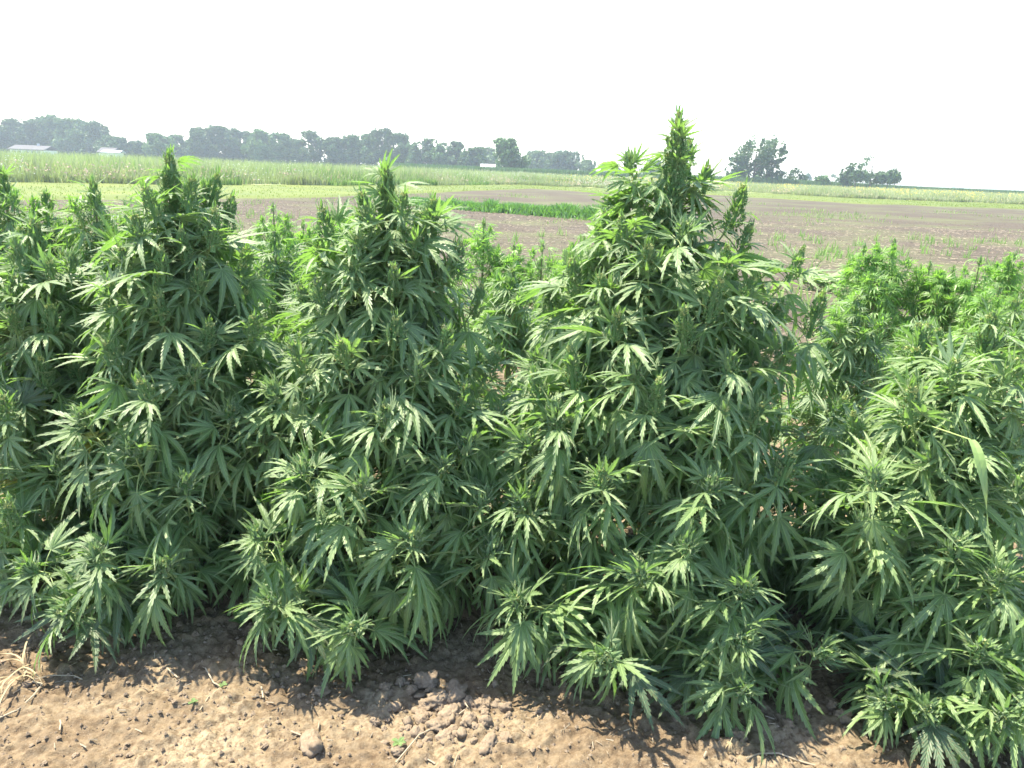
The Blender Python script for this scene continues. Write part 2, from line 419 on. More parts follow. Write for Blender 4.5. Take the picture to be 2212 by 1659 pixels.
    for i, (key, M, nl, young, old, p_z) in enumerate(objs):
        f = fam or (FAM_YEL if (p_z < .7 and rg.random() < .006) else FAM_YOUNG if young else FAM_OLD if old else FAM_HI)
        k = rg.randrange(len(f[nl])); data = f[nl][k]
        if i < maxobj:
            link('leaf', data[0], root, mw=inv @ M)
        else:
            f2 = FAM_LIGHT if light else (FAM_LO if far else FAM_MID); rest.append((f2[nl][k], inv @ M))
    if rest:
        link('inner_leaves', join_leaves(rest, 'inner_leaves', [M_back if light else M_leaf, M_stem]), root, kind='stuff')
    return root

PL = [
 ('left edge front hemp plant with one bare knobbly flower spike', 3.1, (72, 480),
  [(110, 692, 1), (92, 800, 2), (40, 560, 1), (110, 580, 1), (30, 620, 1), (128, 1000, 0), (22, 1120, 1), (10, 880, 1), (30, 690, 1), (60, 1240, 0), (-60, 780, 1), (-60, 1000, 1), (-70, 560, 1)], dict(seed=11, radius=.82, cola=(.26, .040), basex=-1.98)),
 ('second hemp plant from the left, tall broad cone with shiny leaves above the shaded soil', 3.05, (365, 340),
  [(345, 664, 1), (240, 762, 1), (500, 888, 0), (285, 965, 0), (462, 490, 2), (530, 560, 1), (355, 1222, 0), (205, 1190, 0), (142, 1322, 0), (400, 1040, 0), (270, 560, 1), (240, 640, 1), (450, 720, 1), (320, 850, 1), (545, 700, 1), (60, 1225, 0), (325, 440, 1), (410, 420, 1), (300, 500, 1), (395, 520, 2), (350, 570, 2), (430, 600, 1), (180, 900, 0), (420, 800, 0)], dict(seed=12, radius=.84, cola=(.30, .042))),
 ('middle hemp plant with twin flower spikes, left of the tallest one', 2.95, (833, 368),
  [(935, 470, 2), (690, 640, 2), (850, 598, 2), (852, 715, 1), (640, 765, 1), (832, 893, 0), (1035, 640, 2), (890, 1165, 0), (555, 1155, 0), (582, 1302, 0), (762, 1358, 0), (655, 1010, 0), (1000, 860, 1), (740, 760, 1), (700, 480, 1), (960, 740, 1), (780, 1050, 0), (960, 1000, 0), (540, 905, 0), (790, 450, 1), (870, 440, 1), (775, 530, 1), (895, 520, 1), (760, 590, 1), (985, 560, 1), (590, 840, 0), (900, 800, 0), (1060, 790, 1), (1085, 900, 0), (1040, 1080, 0), (1065, 1190, 0), (1010, 960, 0)], dict(seed=13, radius=.86, cola=(.28, .040))),
 ('tallest hemp plant, its thick dark flower spike rising above the horizon', 2.95, (1466, 256),
  [(1592, 452, 2), (1345, 490, 2), (1480, 492, 0), (1568, 560, 2), (1725, 560, 2), (1240, 600, 2), (1188, 650, 2), (1478, 712, 2), (1762, 680, 2), (1420, 850, 2), (1140, 955, 0), (1235, 790, 2), (1297, 1030, 1), (1382, 1240, 0), (1115, 1298, 0), (1310, 1420, 0), (1612, 1268, 0), (1608, 1385, 0), (1605, 1490, 0), (1785, 1412, 0), (1815, 885, 2), (1640, 890, 1), (1700, 760, 1), (1580, 780, 1), (1330, 700, 1), (1540, 1040, 0), (1620, 620, 1), (1700, 1010, 1), (1160, 840, 1), (1120, 1080, 0), (1200, 900, 0), (1400, 560, 1), (1545, 640, 2), (1300, 620, 1), (1370, 800, 0), (1490, 1180, 0), (1560, 900, 1)], dict(seed=14, radius=.98, size=.19, cola=(.46, .048), fill=42, topnodes=64)),
 ('rightmost front hemp plant, lighter green and low', 2.6, (2142, 682),
  [(2192, 795, 1), (1968, 875, 1), (1885, 1025, 0), (2162, 1238, 0), (2172, 1550, 0), (1912, 1518, 0), (2002, 1532, 0), (2205, 1050, 0), (1862, 1130, 0), (2060, 800, 1), (2010, 1000, 0), (2090, 960, 0), (2120, 1400, 0), (1985, 1290, 0), (2060, 1180, 0), (2260, 1300, 0), (2290, 900, 0), (1800, 1310, 0), (2240, 1480, 0)], dict(seed=15, radius=.84, size=.185, cola=(.14, .036), wind=(-.22, -.05, 0))),
]
for label, sY, top, tips, kw in PL: hemp(label, sY, top, tips, **kw)
# ---- second row
ROW2 = [
 ('dark hemp plant at the left edge, standing behind the front row', 4.5, (4, 372), .5, .20, 21),
 ('small slim hemp spike between the left edge plant and the taller one behind', 4.7, (97, 418), .42, .12, 22),
 ('hemp plant with flat topped pale crown, behind and left of the tall broad cone', 4.5, (200, 392), .5, .18, 23),
 ('hemp plant half hidden in the gap between the two tall left front plants', 4.9, (592, 500), .5, .14, 24),
 ('slim hemp spike in the gap between the twin spike plant and the tallest plant', 4.6, (1105, 582), .45, .16, 25),
 ('dark conical hemp plant standing behind, in the gap before the rightmost front plant', 4.3, (1852, 640), .42, .22, 26),
 ('hemp plant with a low pale top behind the rightmost front plant', 4.4, (2010, 700), .5, .08, 27),
 ('pale leaved hemp plant showing low behind the tallest plant, left of its stem', 4.7, (1330, 640), .5, .10, 28),
 ('low hemp plant behind the dip between the twin spike plant and its left neighbour', 4.6, (700, 540), .5, .12, 29),
 ('hemp plant behind the right edge, its tip above the rightmost front plant', 4.6, (2195, 650), .5, .10, 30),
]
for label, Y, top, rad, cl, sd_ in ROW2:
    hemp(label, Y, top, [], sd_, radius=rad, size=.16, cola=(cl, .038), fill=40, group='hemp plants of the second row', maxobj=240, nodes=12, far=True, topnodes=26, frontclear=False)
# ---- third row, lighter young plants
ROW3 = [(590, 445, 'feathery light green hemp plant before the mown strip, left of the twin spikes', 7.5), (655, 480, 'light green young hemp bush just right of the feathery one', 8.0),
 (720, 458, 'light green young hemp bush touching the left shoulder of the twin spike plant', 8.2), (1045, 478, 'tall light green young hemp bush between the twin spikes and the tallest plant', 7.4),
 (1110, 530, 'low light green hemp bush right of the tall light green one', 7.2), (1172, 528, 'thin single stemmed young hemp plant in the gap left of the tallest plant', 7.0),
 (1262, 512, 'yellow green young hemp bush under the left shoulder of the tallest plant', 7.8), (1220, 545, 'low yellow green hemp bush beside the thin single stemmed one', 7.4),
 (1868, 532, 'small light green hemp tuft at the left end of the far right bushes', 7.8), (1932, 520, 'tallest of the light green hemp bushes at the far right, with pointed top', 7.9),
 (2010, 570, 'round light green hemp bush right of the pointed one', 7.8), (2060, 580, 'round light green hemp bush in the middle of the far right bushes', 7.6),
 (2118, 560, 'thin upright young hemp plant between the far right bushes', 7.4), (2195, 548, 'light green hemp plant at the right edge in front of the bare field', 7.8),
 (1900, 585, 'lower light green hemp bush in front of the pointed one', 7.4), (520, 520, 'low light green hemp bush right of the tall broad cone', 7.8), (2160, 620, 'low light green hemp bush before the right edge one', 7.0)]
for i, (x, y, lab, Y) in enumerate(ROW3):
    thin = 'thin' in lab
    hemp(lab, Y, (x, y), [], 50 + i, radius=.2 if thin else .34 if 'tuft' in lab or 'lower' in lab else .6, size=.14, cola=(.07, .014), fill=16 if thin else 46, group='young light green hemp plants of the third row',
         name='young_hemp_plant', maxobj=220, nodes=10, far=True, light=True, topnodes=16, frontclear=False, wind=(-.2, 0, 0))

# ------------------------------------------------------------------ ground
def spaced(segs):
    out = [segs[0][0]]
    for a, b, s0, s1 in segs:
        x = a
        while x < b - 1e-6:
            s = s0 + (s1 - s0) * (x - a) / (b - a); x = min(b, x + s); out.append(x)
    return np.array(out)
gy = spaced([(-3, 1.5, .25, .1), (1.5, 1.75, .03, .01), (1.75, 2.75, .007, .008), (2.75, 3.6, .012, .03), (3.6, 12, .04, .12), (12, 60, .3, 3), (60, 3000, 5, 300)])
gxp = spaced([(0, 1.75, .0085, .0085), (1.75, 2.4, .015, .05), (2.4, 12, .06, .3), (12, 80, .5, 6), (80, 2500, 8, 250)])
gx = np.concatenate((-gxp[::-1][:-1], gxp))
def gheight(x, y):
    near = np.clip((9 - y) / 4, 0, 1)
    z = (fbm(x * 1.1, y * 1.1, 3) - .47) * .05 + (fbm(x * 5, y * 5, 5) - .47) * .045
    cr = fbm(x * 20, y * 20, 9, 3); z = z + np.abs(cr - .44) * .085 * (0.4 + vnoise(x * 2.2, y * 2.2, 8))
    z = z + (fbm(x * 55, y * 55, 12, 3) - .44) * .032
    ck = vnoise(x * 14, y * 14, 31); z = z + np.clip(ck - .66, 0, 1) * .13 * vnoise(x * 3, y * 3, 4) + np.clip(vnoise(x * 33, y * 33, 37) - .62, 0, 1) * .045 * np.clip(vnoise(x * 2.5, y * 2.5, 38) * 2 - .5, 0, 1) + np.clip(vnoise(x * 75, y * 75, 39) - .6, 0, 1) * .02
    far = (fbm(x * .8, y * 3.0, 13) - .47) * .06 * np.clip((y - 5) / 4, 0, 1)
    bed = .035 * np.exp(-((y - 3.1) / .5) ** 2)
    return z * near * .72 + far + bed
GX, GY = np.meshgrid(gx, gy); GZ = gheight(GX, GY)
nx, ny = len(gx), len(gy); idx = np.arange(nx * ny).reshape(ny, nx)
fq = np.stack([idx[:-1, :-1], idx[:-1, 1:], idx[1:, 1:], idx[1:, :-1]], -1).reshape(-1, 4)
def soil_mat():
    m, t = mat('soil'); L = t.links
    g = N(t, 'ShaderNodeTexCoord')
    def nz(s, d=6, r=.6, v=None):
        n = N(t, 'ShaderNodeTexNoise'); n.inputs['Scale'].default_value = s; n.inputs['Detail'].default_value = d; n.inputs['Roughness'].default_value = r
        L.new(v or g.outputs['Object'], n.inputs['Vector']); return n.outputs[0]
    sp = N(t, 'ShaderNodeSeparateXYZ'); L.new(g.outputs['Object'], sp.inputs[0])
    dark, midc, pale = (0.095, 0.065, 0.040), (0.182, 0.133, 0.083), (0.31, 0.25, 0.165)
    c = mixc(t, ramp(t, nz(38), .36, .62), dark, midc)
    c = mixc(t, mth(t, 'MULTIPLY', ramp(t, nz(1.9, 3), .42, .68), ramp(t, nz(60, 4), .36, .60)), c, pale)
    c = mixc(t, mth(t, 'MULTIPLY', ramp(t, nz(220, 3), .60, .72), .5), c, (0.36, 0.30, 0.22))
    # the far field: pinkish brown with long streaks
    mp = N(t, 'ShaderNodeMapping'); mp.inputs['Scale'].default_value = (.12, 2.6, 1); L.new(g.outputs['Object'], mp.inputs[0])
    fc = mixc(t, ramp(t, nz(1.6, 6, .7, mp.outputs[0]), .38, .62), (0.046, 0.038, 0.028), (0.100, 0.082, 0.062))
    fc = mixc(t, mth(t, 'MULTIPLY', ramp(t, nz(9, 8, .8), .50, .70), .30), fc, (0.17, 0.142, 0.115))
    fc = mixc(t, mth(t, 'MULTIPLY', ramp(t, nz(.18, 4, .6), .46, .62), .38), fc, (0.12, 0.15, 0.055))
    c = mixc(t, ramp(t, sp.outputs[1], 5.0, 9.0), c, fc)
    c = mixc(t, ramp(t, sp.outputs[1], 150.0, 200.0), c, (0.10, 0.16, 0.05))
    p = N(t, 'ShaderNodeBsdfPrincipled'); p.inputs['Roughness'].default_value = .95; p.inputs['Specular IOR Level'].default_value = .15
    L.new(c, p.inputs['Base Color'])
    b = N(t, 'ShaderNodeBump', i0=.8); b.inputs['Distance'].default_value = .006; L.new(nz(150, 5, .7), b.inputs['Height'])
    b2 = N(t, 'ShaderNodeBump', i0=.35); b2.inputs['Distance'].default_value = .03; L.new(nz(7, 6, .75), b2.inputs['Height']); L.new(b.outputs[0], b2.inputs['Normal'])
    L.new(b2.outputs[0], p.inputs['Normal'])
    o = N(t, 'ShaderNodeOutputMaterial'); L.new(p.outputs[0], o.inputs[0]); return m
M_soil = soil_mat()
link('ground', np_mesh('ground', np.stack([GX, GY, GZ], -1).reshape(-1, 3), fq, [M_soil], smooth=True), kind='structure')
def gz(x, y): return float(gheight(np.array([x]), np.array([y]))[0])

# ---- flat land zones beyond the bare field
def gpts(l): return [ground(*p) for p in l]
MEADOW_FRONT = gpts([(-500, 388), (-50, 398), (450, 403), (748, 403), (1000, 402), (1130, 401), (1303, 409), (1532, 413), (1852, 430), (2207, 443), (2600, 458)])
LAWN_FRONT = gpts([(-500, 420), (-50, 436), (430, 432), (700, 427), (900, 418), (1150, 408), (1303, 417), (1532, 421), (1852, 440), (2207, 452), (2600, 468)])
def interp(poly, x):
    xs = [p.x for p in poly]; ys = [p.y for p in poly]; return np.interp(x, xs, ys)
def zone(name, m, xs, y0, y1, z, n=30):
    V = []; xs = np.array(xs)
    for j in range(n + 1):
        f = (j / n) ** 1.5; yy = y0 + (y1 - y0) * f
        V.append(np.stack([xs, yy, z + .05 * vnoise(xs * .5, yy * .5, 2) - .12 * np.clip(1 - (yy - y0) / 2.0, 0, 1)], -1))
    V = np.concatenate(V); k = len(xs); i = np.arange(k * (n + 1)).reshape(n + 1, k)
    f = np.stack([i[:-1, :-1], i[:-1, 1:], i[1:, 1:], i[1:, :-1]], -1).reshape(-1, 4)
    return link(name, np_mesh(name, V, f, [m], smooth=True), kind='structure')
xs = np.linspace(-90, 130, 881)
M_lawn = plain('mown_grass', (0.062, 0.092, 0.002), (0.10, 0.126, 0.004), .25, .9, coord='Object')
M_meadg = plain('meadow_ground', (0.17, 0.22, 0.08), (0.27, 0.29, 0.12), .3, .9)
zone('mown_grass_strip', M_lawn, xs, interp(LAWN_FRONT, xs) + 2.2 * (fbm(xs * .5, xs * 0, 6) - .47), interp(MEADOW_FRONT, xs) + 1, .06)
zone('meadow_ground', M_meadg, xs, interp(MEADOW_FRONT, xs), np.full_like(xs, 190.), .12)

def blades(name, P, Hh, wd, m, lean=.25, seed=1, label=None, cat=None, flat=False, parent=None):
    """P (n,3) roots, each a bent tapering blade of 3 tris; random heading"""
    rg = np.random.default_rng(seed); n = len(P); a = rg.uniform(0, 2 * np.pi, n); b = rg.uniform(0, 2 * np.pi, n)
    s = np.stack([np.cos(a), np.sin(a), 0 * a], -1) * (wd * .5)[:, None]; d = np.stack([np.cos(b), np.sin(b), 0 * b], -1) * (Hh * rg.uniform(0, lean, n))[:, None]
    z = np.zeros((n, 3)); z[:, 2] = Hh
    v = np.stack([P - s, P + s, P + z * .55 + d * .4 - s * .8, P + z * .55 + d * .4 + s * .8, P + z + d], 1).reshape(-1, 3)
    o = (np.arange(n) * 5)[:, None]; f1 = (o + np.array([0, 1, 3, 2])); f2 = (o + np.array([2, 3, 4]))
    F_ = [tuple(x) for x in f1.tolist()] + [tuple(x) for x in f2.tolist()]
    return link(name, np_mesh(name, v, F_, [m]), parent, label, cat, kind='stuff')
def grass_mat(name, c1, c2, tr=(.3, .45, .12)): return leaf_mat(name, c1, c2, c2, tr, .3, .7, veins=False, spec=.2)
rn = np.random.default_rng(5)
# lawn grass
n = 24000; x = rn.uniform(-45, 75, n); f = rn.random(n); y0 = interp(LAWN_FRONT, x); y1 = interp(MEADOW_FRONT, x); y = y0 - .3 + (y1 - y0 + .6) * f
blades('mown_grass', np.stack([x, y, np.full(n, .05)], -1), rn.uniform(.04, .13, n), rn.uniform(.02, .05, n), grass_mat('mown_blade', (0.085, 0.13, 0.004), (0.135, 0.17, 0.008)), .6, 6, 'short yellow green mown grass between bare field and tall meadow', 'grass')
# tall meadow
def mh(x): return np.interp(x, [-40, -10, 5, 25, 60], [1.68, 1.6, 1.35, 1.2, 1.2])
n = 120000; x = rn.uniform(-60, 95, n); y0 = interp(MEADOW_FRONT, x); dep = 70 * rn.random(n) ** 2.2; y = y0 + dep + 3.0 * (vnoise(x * .3, 0 * x, 45) - .5) + 1.2 * (vnoise(x * 1.3, 0 * x, 46) - .5)
lump = .50 + .7 * vnoise(x * .35, y * .35, 40) + .25 * (vnoise(x * 1.7, y * 1.7, 44) - .3)
hh = mh(x) * np.clip(.35 + dep / 5 + .35 * (vnoise(x * .6, 0 * x, 47) - .5), .15, 1) * np.clip(lump, .5, 1.02) * rn.uniform(.75, 1.04, n)
z0 = np.full(n, .1)
blades('meadow_grass', np.stack([x, y, z0], -1), hh, rn.uniform(.03, .09, n), grass_mat('meadow_blade', (0.23, 0.24, 0.125), (0.44, 0.42, 0.28)), .55, 7, 'tall pale green uncut meadow grass behind the mown strip', 'grass')
k = np.where((vnoise(x * .12, y * .2, 71) > .55) & (x < 25))[0][:16000]
blades('meadow_green_weeds', np.stack([x[k] + .2, y[k] - .3, z0[k]], -1), hh[k] * .8, rn.uniform(.06, .15, len(k)), grass_mat('meadow_weed', (0.10, 0.21, 0.05), (0.18, 0.31, 0.08)), .3, 8, 'fresh green leafy weed patches in the tall meadow', 'weeds')
# flowers: tiny tufts
def flecks(name, n, xr, hf, size, m, label, cat, sd_, dmax=12, thr=.5):
    rg = np.random.default_rng(sd_); x = rg.uniform(*xr, n); dep = rg.uniform(0.2, dmax, n); y = interp(MEADOW_FRONT, x) + dep
    k = vnoise(x * .25, y * .35, sd_) > thr; x = x[k]; y = y[k]; dep = dep[k]; n = len(x)
    z = mh(x) * np.clip(.4 + dep / 6, 0, 1) * rg.uniform(hf[0], hf[1], n) + .1; s = rg.uniform(.5, 1.3, n) * size
    c = np.stack([x, y, z], -1); V = []
    a = rg.uniform(0, 6.28, n)
    for q in ((1, 0, .3), (-.3, 1, -.2), (-.6, -.8, .3), (0, 0, 1)):
        V.append(c + np.stack([s * (q[0] * np.cos(a) - q[1] * np.sin(a)), s * (q[0] * np.sin(a) + q[1] * np.cos(a)), s * q[2]], -1))
    v = np.stack(V, 1).reshape(-1, 3); o = (np.arange(n) * 4)[:, None]
    f = np.concatenate([o + np.array([0, 1, 3]), o + np.array([1, 2, 3]), o + np.array([2, 0, 3]), o + np.array([0, 2, 1])])
    link(name, np_mesh(name, v, f, [m]), None, label, cat, kind='stuff')
flecks('yellow_flowers', 5200, (3, 90), (.4, 1.0), .05, plain('yellow_petal', (.75, .55, .04), (.8, .62, .1)), 'yellow flowers dotted through the right part of the meadow', 'flowers', 81, 14, .45)
flecks('white_flowers', 3000, (-30, 12), (.4, 1.0), .035, plain('white_petal', (.7, .7, .62)), 'small white flower heads in the left part of the meadow', 'flowers', 82, 5, .5)
flecks('pink_seed_heads', 5000, (-40, 40), (.25, .7), .07, plain('seed_head', (.42, .30, .22), (.5, .4, .28)), 'pinkish dry seed heads low along the meadow edge', 'seed heads', 83, 4, .45)

# ---- far crops
n = 42000; x = rn.uniform(-30, 330, n); y = 186 + 14 * rn.random(n) ** 1.5 + np.clip(x - 60, 0, 400) * .25
hc = np.interp(x, [-30, 60, 100, 330], [2.25, 2.2, 1.55, 1.45]) * rn.uniform(.85, 1.05, n)
blades('corn_field', np.stack([x, y, 0 * x], -1), hc, rn.uniform(.25, .6, n), leaf_mat('corn', (0.045, 0.10, 0.035), (0.08, 0.15, 0.05), (.1, .17, .06), (.15, .3, .05), .2, .5, veins=False), .15, 9, 'dark green corn standing in a long band under the far trees', 'corn field')
# green crop strip in the bare field
A_, B_ = ground(868, 441), ground(1335, 477)
n = 11000; tt = rn.random(n); ac = rn.normal(0, .36, n)
x = A_.x + (B_.x - A_.x) * tt + .1 * ac; y = A_.y + (B_.y - A_.y) * tt + ac * 1.3
hk = (.24 + .24 * vnoise(tt * 26, 0 * tt, 3)) * rn.uniform(.5, 1.1, n) * np.clip(1.3 - np.abs(ac), .3, 1) * (.6 + .6 * tt ** .3)
blades('green_crop_strip', np.stack([x, y, 0 * x], -1), hk, rn.uniform(.04, .12, n), leaf_mat('crop_blade', (0.085, 0.15, 0.06), (0.15, 0.22, 0.095), (.12, .24, .08), (.2, .45, .06), .3, .45, veins=False), .9, 10, 'long strip of green leafy crop in the middle of the bare field', 'crop strip')
# weeds in the bare field
n = 60000; x = rn.uniform(-30, 45, n); y = 6.5 + 50 * rn.random(n) ** 1.4
pat = fbm(x * .3, y * .25, 91, 3) + .22 * (vnoise(x * 1.8, y * 1.8, 92) - .5) + .10 * np.clip((-x / np.maximum(y, 1)), -1, 1) + .07 * np.exp(-((y - 17) / 4) ** 2)
k = (pat > .56) & (y < interp(LAWN_FRONT, x)) ; x = x[k]; y = y[k]; n = len(x)
blades('field_weeds', np.stack([x, y, 0 * x], -1), rn.uniform(.04, .24, n), rn.uniform(.012, .04, n), grass_mat('field_weed', (0.14, 0.24, 0.06), (0.26, 0.34, 0.12)), .8, 11, 'thin pale green weeds scattered over the bare field', 'weeds')
# young seedlings, clumps in the field
n = 260; cx_ = rn.uniform(-14, 24, n); cy_ = rn.uniform(8.5, 26, n); rep = 16
x = np.repeat(cx_, rep) + rn.normal(0, .09, n * rep); y = np.repeat(cy_, rep) + rn.normal(0, .09, n * rep)
blades('field_tufts', np.stack([x, y, 0 * x], -1), rn.uniform(.06, .32, n * rep) , rn.uniform(.01, .03, n * rep), grass_mat('tuft', (0.13, 0.26, 0.06), (0.22, 0.36, 0.10)), .7, 12, 'small bright green seedling tufts dotted over the bare field', 'seedlings')
# straw litter
def litter(name, n, xf, yf, Lr, wr, m, label, sd_, zoff=.012):
    rg = np.random.default_rng(sd_); x, y = xf(rg, n), yf(rg, n); a = rg.uniform(0, 3.14, n); L = rg.uniform(*Lr, n); w_ = rg.uniform(*wr, n); z = gheight(x, y) + zoff * rg.uniform(.5, 1.5, n)
    d = np.stack([np.cos(a), np.sin(a), rg.normal(0, .16, n)], -1) * L[:, None] * .5; s = np.stack([-np.sin(a), np.cos(a), 0 * a], -1) * w_[:, None] * .5
    u = np.zeros((n, 3)); u[:, 2] = w_ * .6; c = np.stack([x, y, z], -1)
    v = np.stack([c - d - s, c - d + s, c - d + u, c + d - s, c + d + s, c + d + u], 1).reshape(-1, 3); o = (np.arange(n) * 6)[:, None]
    f = np.concatenate([o + np.array(q) for q in ((0, 3, 5, 2), (1, 2, 5, 4), (0, 1, 4, 3))])
    link(name, np_mesh(name, v, f, [m]), None, label, 'straw', kind='stuff')
M_straw = plain('straw', (0.24, 0.19, 0.125), (0.38, 0.32, 0.23), 20, .8, island=True)
litter('straw_litter', 24000, lambda r, n: r.uniform(-16, 26, n), lambda r, n: 7.5 + 26 * r.random(n) ** 1.7, (.03, .13), (.004, .012), M_straw, 'pale corn stubble and straw pieces strewn over the bare field', 60, .02)
n = 26000; x = rn.uniform(-18, 30, n); y = 5.5 + 34 * rn.random(n) ** 1.5; s_ = rn.uniform(.008, .035, n); c = np.stack([x, y, gheight(x, y) + s_ * .2], -1)
OC = np.array([[1, 0, 0], [0, 1, 0], [-1, 0, 0], [0, -1, 0], [0, 0, .8]])
v = (c[:, None, :] + OC[None] * s_[:, None, None] * rn.uniform(.5, 1.4, (n, 5, 1))).reshape(-1, 3); o = (np.arange(n) * 5)[:, None]
M_fclod = plain('field_clod', (0.09, 0.068, 0.055), (0.17, 0.135, 0.105), 3, .95, island=True)
link('field_clods', np_mesh('field_clods', v, np.concatenate([o + np.array(q) for q in ((0, 1, 4), (1, 2, 4), (2, 3, 4), (3, 0, 4))]), [M_fclod]), None, 'crumbly soil clods all over the bare field', 'clods', kind='stuff')
litter('straw_chips', 420, lambda r, n: r.uniform(-2.2, 2.2, n), lambda r, n: r.uniform(1.7, 3.0, n), (.008, .035), (.0015, .004), M_straw, 'small straw chips lying on the near soil', 61, .004)

# ------------------------------------------------------------------ trees
def tree_leafmat(name, c1, c2): return leaf_mat(name, c1, c2, c2, (.12, .22, .05), .15, .6, veins=False, spec=.3)
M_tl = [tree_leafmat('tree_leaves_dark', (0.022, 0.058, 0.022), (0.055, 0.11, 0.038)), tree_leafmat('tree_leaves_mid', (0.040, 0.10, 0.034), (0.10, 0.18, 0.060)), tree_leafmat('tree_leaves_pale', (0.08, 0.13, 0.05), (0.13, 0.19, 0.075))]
M_bark = plain('bark', (0.10, 0.08, 0.06), (0.17, 0.14, 0.11), 3, .9, .4)
def tree(label, px, topy, hw, D, tone=0, dens=1.0, seed=0, trunk=.18, blobs=None, name='tree', crown_low=.12, lean=0):
    rg = np.random.default_rng(seed + 1000); r2 = random.Random(seed)
    T = at(px, topy, D); Hh = T.z; wr = hw / F * D; x0 = T.x; wr *= 1.2 if blobs is None else 1.08
    root = thing(name, label, 'tree', (x0, D, 0), 'trees on the far edge of the fields')
    mb = MB(); tr_h = Hh * .72
    tube(mb, [(0, 0, -.2), (.1, 0, Hh * .3), (lean * .3, 0, tr_h)], [Hh * .028, Hh * .02, Hh * .007], 7)
    link('trunk', mb.mesh('trunk', [M_bark]), root)
    B = []
    if blobs is None:
        for i in range(24):
            z = Hh * (crown_low + (1 - crown_low) * (i + .5) / 24); u = (z / Hh - crown_low) / (1 - crown_low)
            env = wr * (math.sin(math.pi * min(1, .16 + u * .76)) ** .55); a = r2.uniform(0, 6.28); rr = env * r2.uniform(.35, .85); br = env * r2.uniform(.30, .50) + .2
            B.append((rr * math.cos(a), rr * math.sin(a), min(z, Hh - br * .8), br, br * .8))
        B.append((0, 0, Hh * .5, wr * .6, Hh * .28)); B.append((r2.uniform(-.2, .2) * wr, 0, Hh - wr * .35, wr * .42, wr * .38))
    else:
        for bx, by, bw, bh in blobs:               # measured: offset px, y px, half sizes px
            c = at(px + bx, by, D); B.append((c.x - x0, r2.uniform(-.3, .3) * wr * .6, c.z, bw / F * D, bh / F * D))
    for (bx, by, bz, bw, bh) in B:                 # limbs reach into the clumps
        mb = MB(); s = Vector((0, 0, max(.5, min(bz * .6, tr_h * .8)))); tube(mb, bez(s, Vector((bx * .4, by * .4, bz * .8)), Vector((bx, by, bz)), 5), [Hh * .009, Hh * .007, Hh * .005, Hh * .004, Hh * .002], 4)
        link('limb', mb.mesh('limb', [M_bark]), root)
    P = []
    for (bx, by, bz, bw, bh) in B:
        n = int(dens * 44 * max(.3, bw * bh) ** .8 * 4.2)
        d = rg.normal(size=(n, 3)); d /= np.linalg.norm(d, axis=1)[:, None]; r_ = rg.random(n) ** .3
        r_ = r_ * (.58 + .50 * vnoise(d[:, 0] * 3 + bx, d[:, 2] * 3 + d[:, 1] * 2 + bz, seed) + .38 * vnoise(d[:, 0] * 8 + bx, d[:, 2] * 8 + d[:, 1] * 5 + bz, seed + 3))
        p = d * r_[:, None] * np.array([bw, bw, bh]) + np.array([bx, by, bz]); P.append(p)
    P = np.concatenate(P); P = P[P[:, 2] > .3]; n = len(P)
    hole = vnoise(P[:, 0] * .9 + seed, P[:, 2] * .9 + P[:, 1] * .5, 5); P = P[hole > (.33 if dens >= .9 else .45)]; n = len(P)
    s = rg.uniform(.22, .52, n) * (D / 240) ** .5
    e1 = rg.normal(size=(n, 3)); e1 /= np.linalg.norm(e1, axis=1)[:, None]; e2 = np.cross(e1, rg.normal(size=(n, 3))); e2 /= np.linalg.norm(e2, axis=1)[:, None]
    v = np.stack([P + e1 * s[:, None], P + e2 * s[:, None] * .7, P - e1 * s[:, None], P - e2 * s[:, None] * .7], 1).reshape(-1, 3)
    f = np.arange(n * 4).reshape(n, 4)
    link('crown', np_mesh('crown', v, f, [M_tl[tone]]), root)
    return root
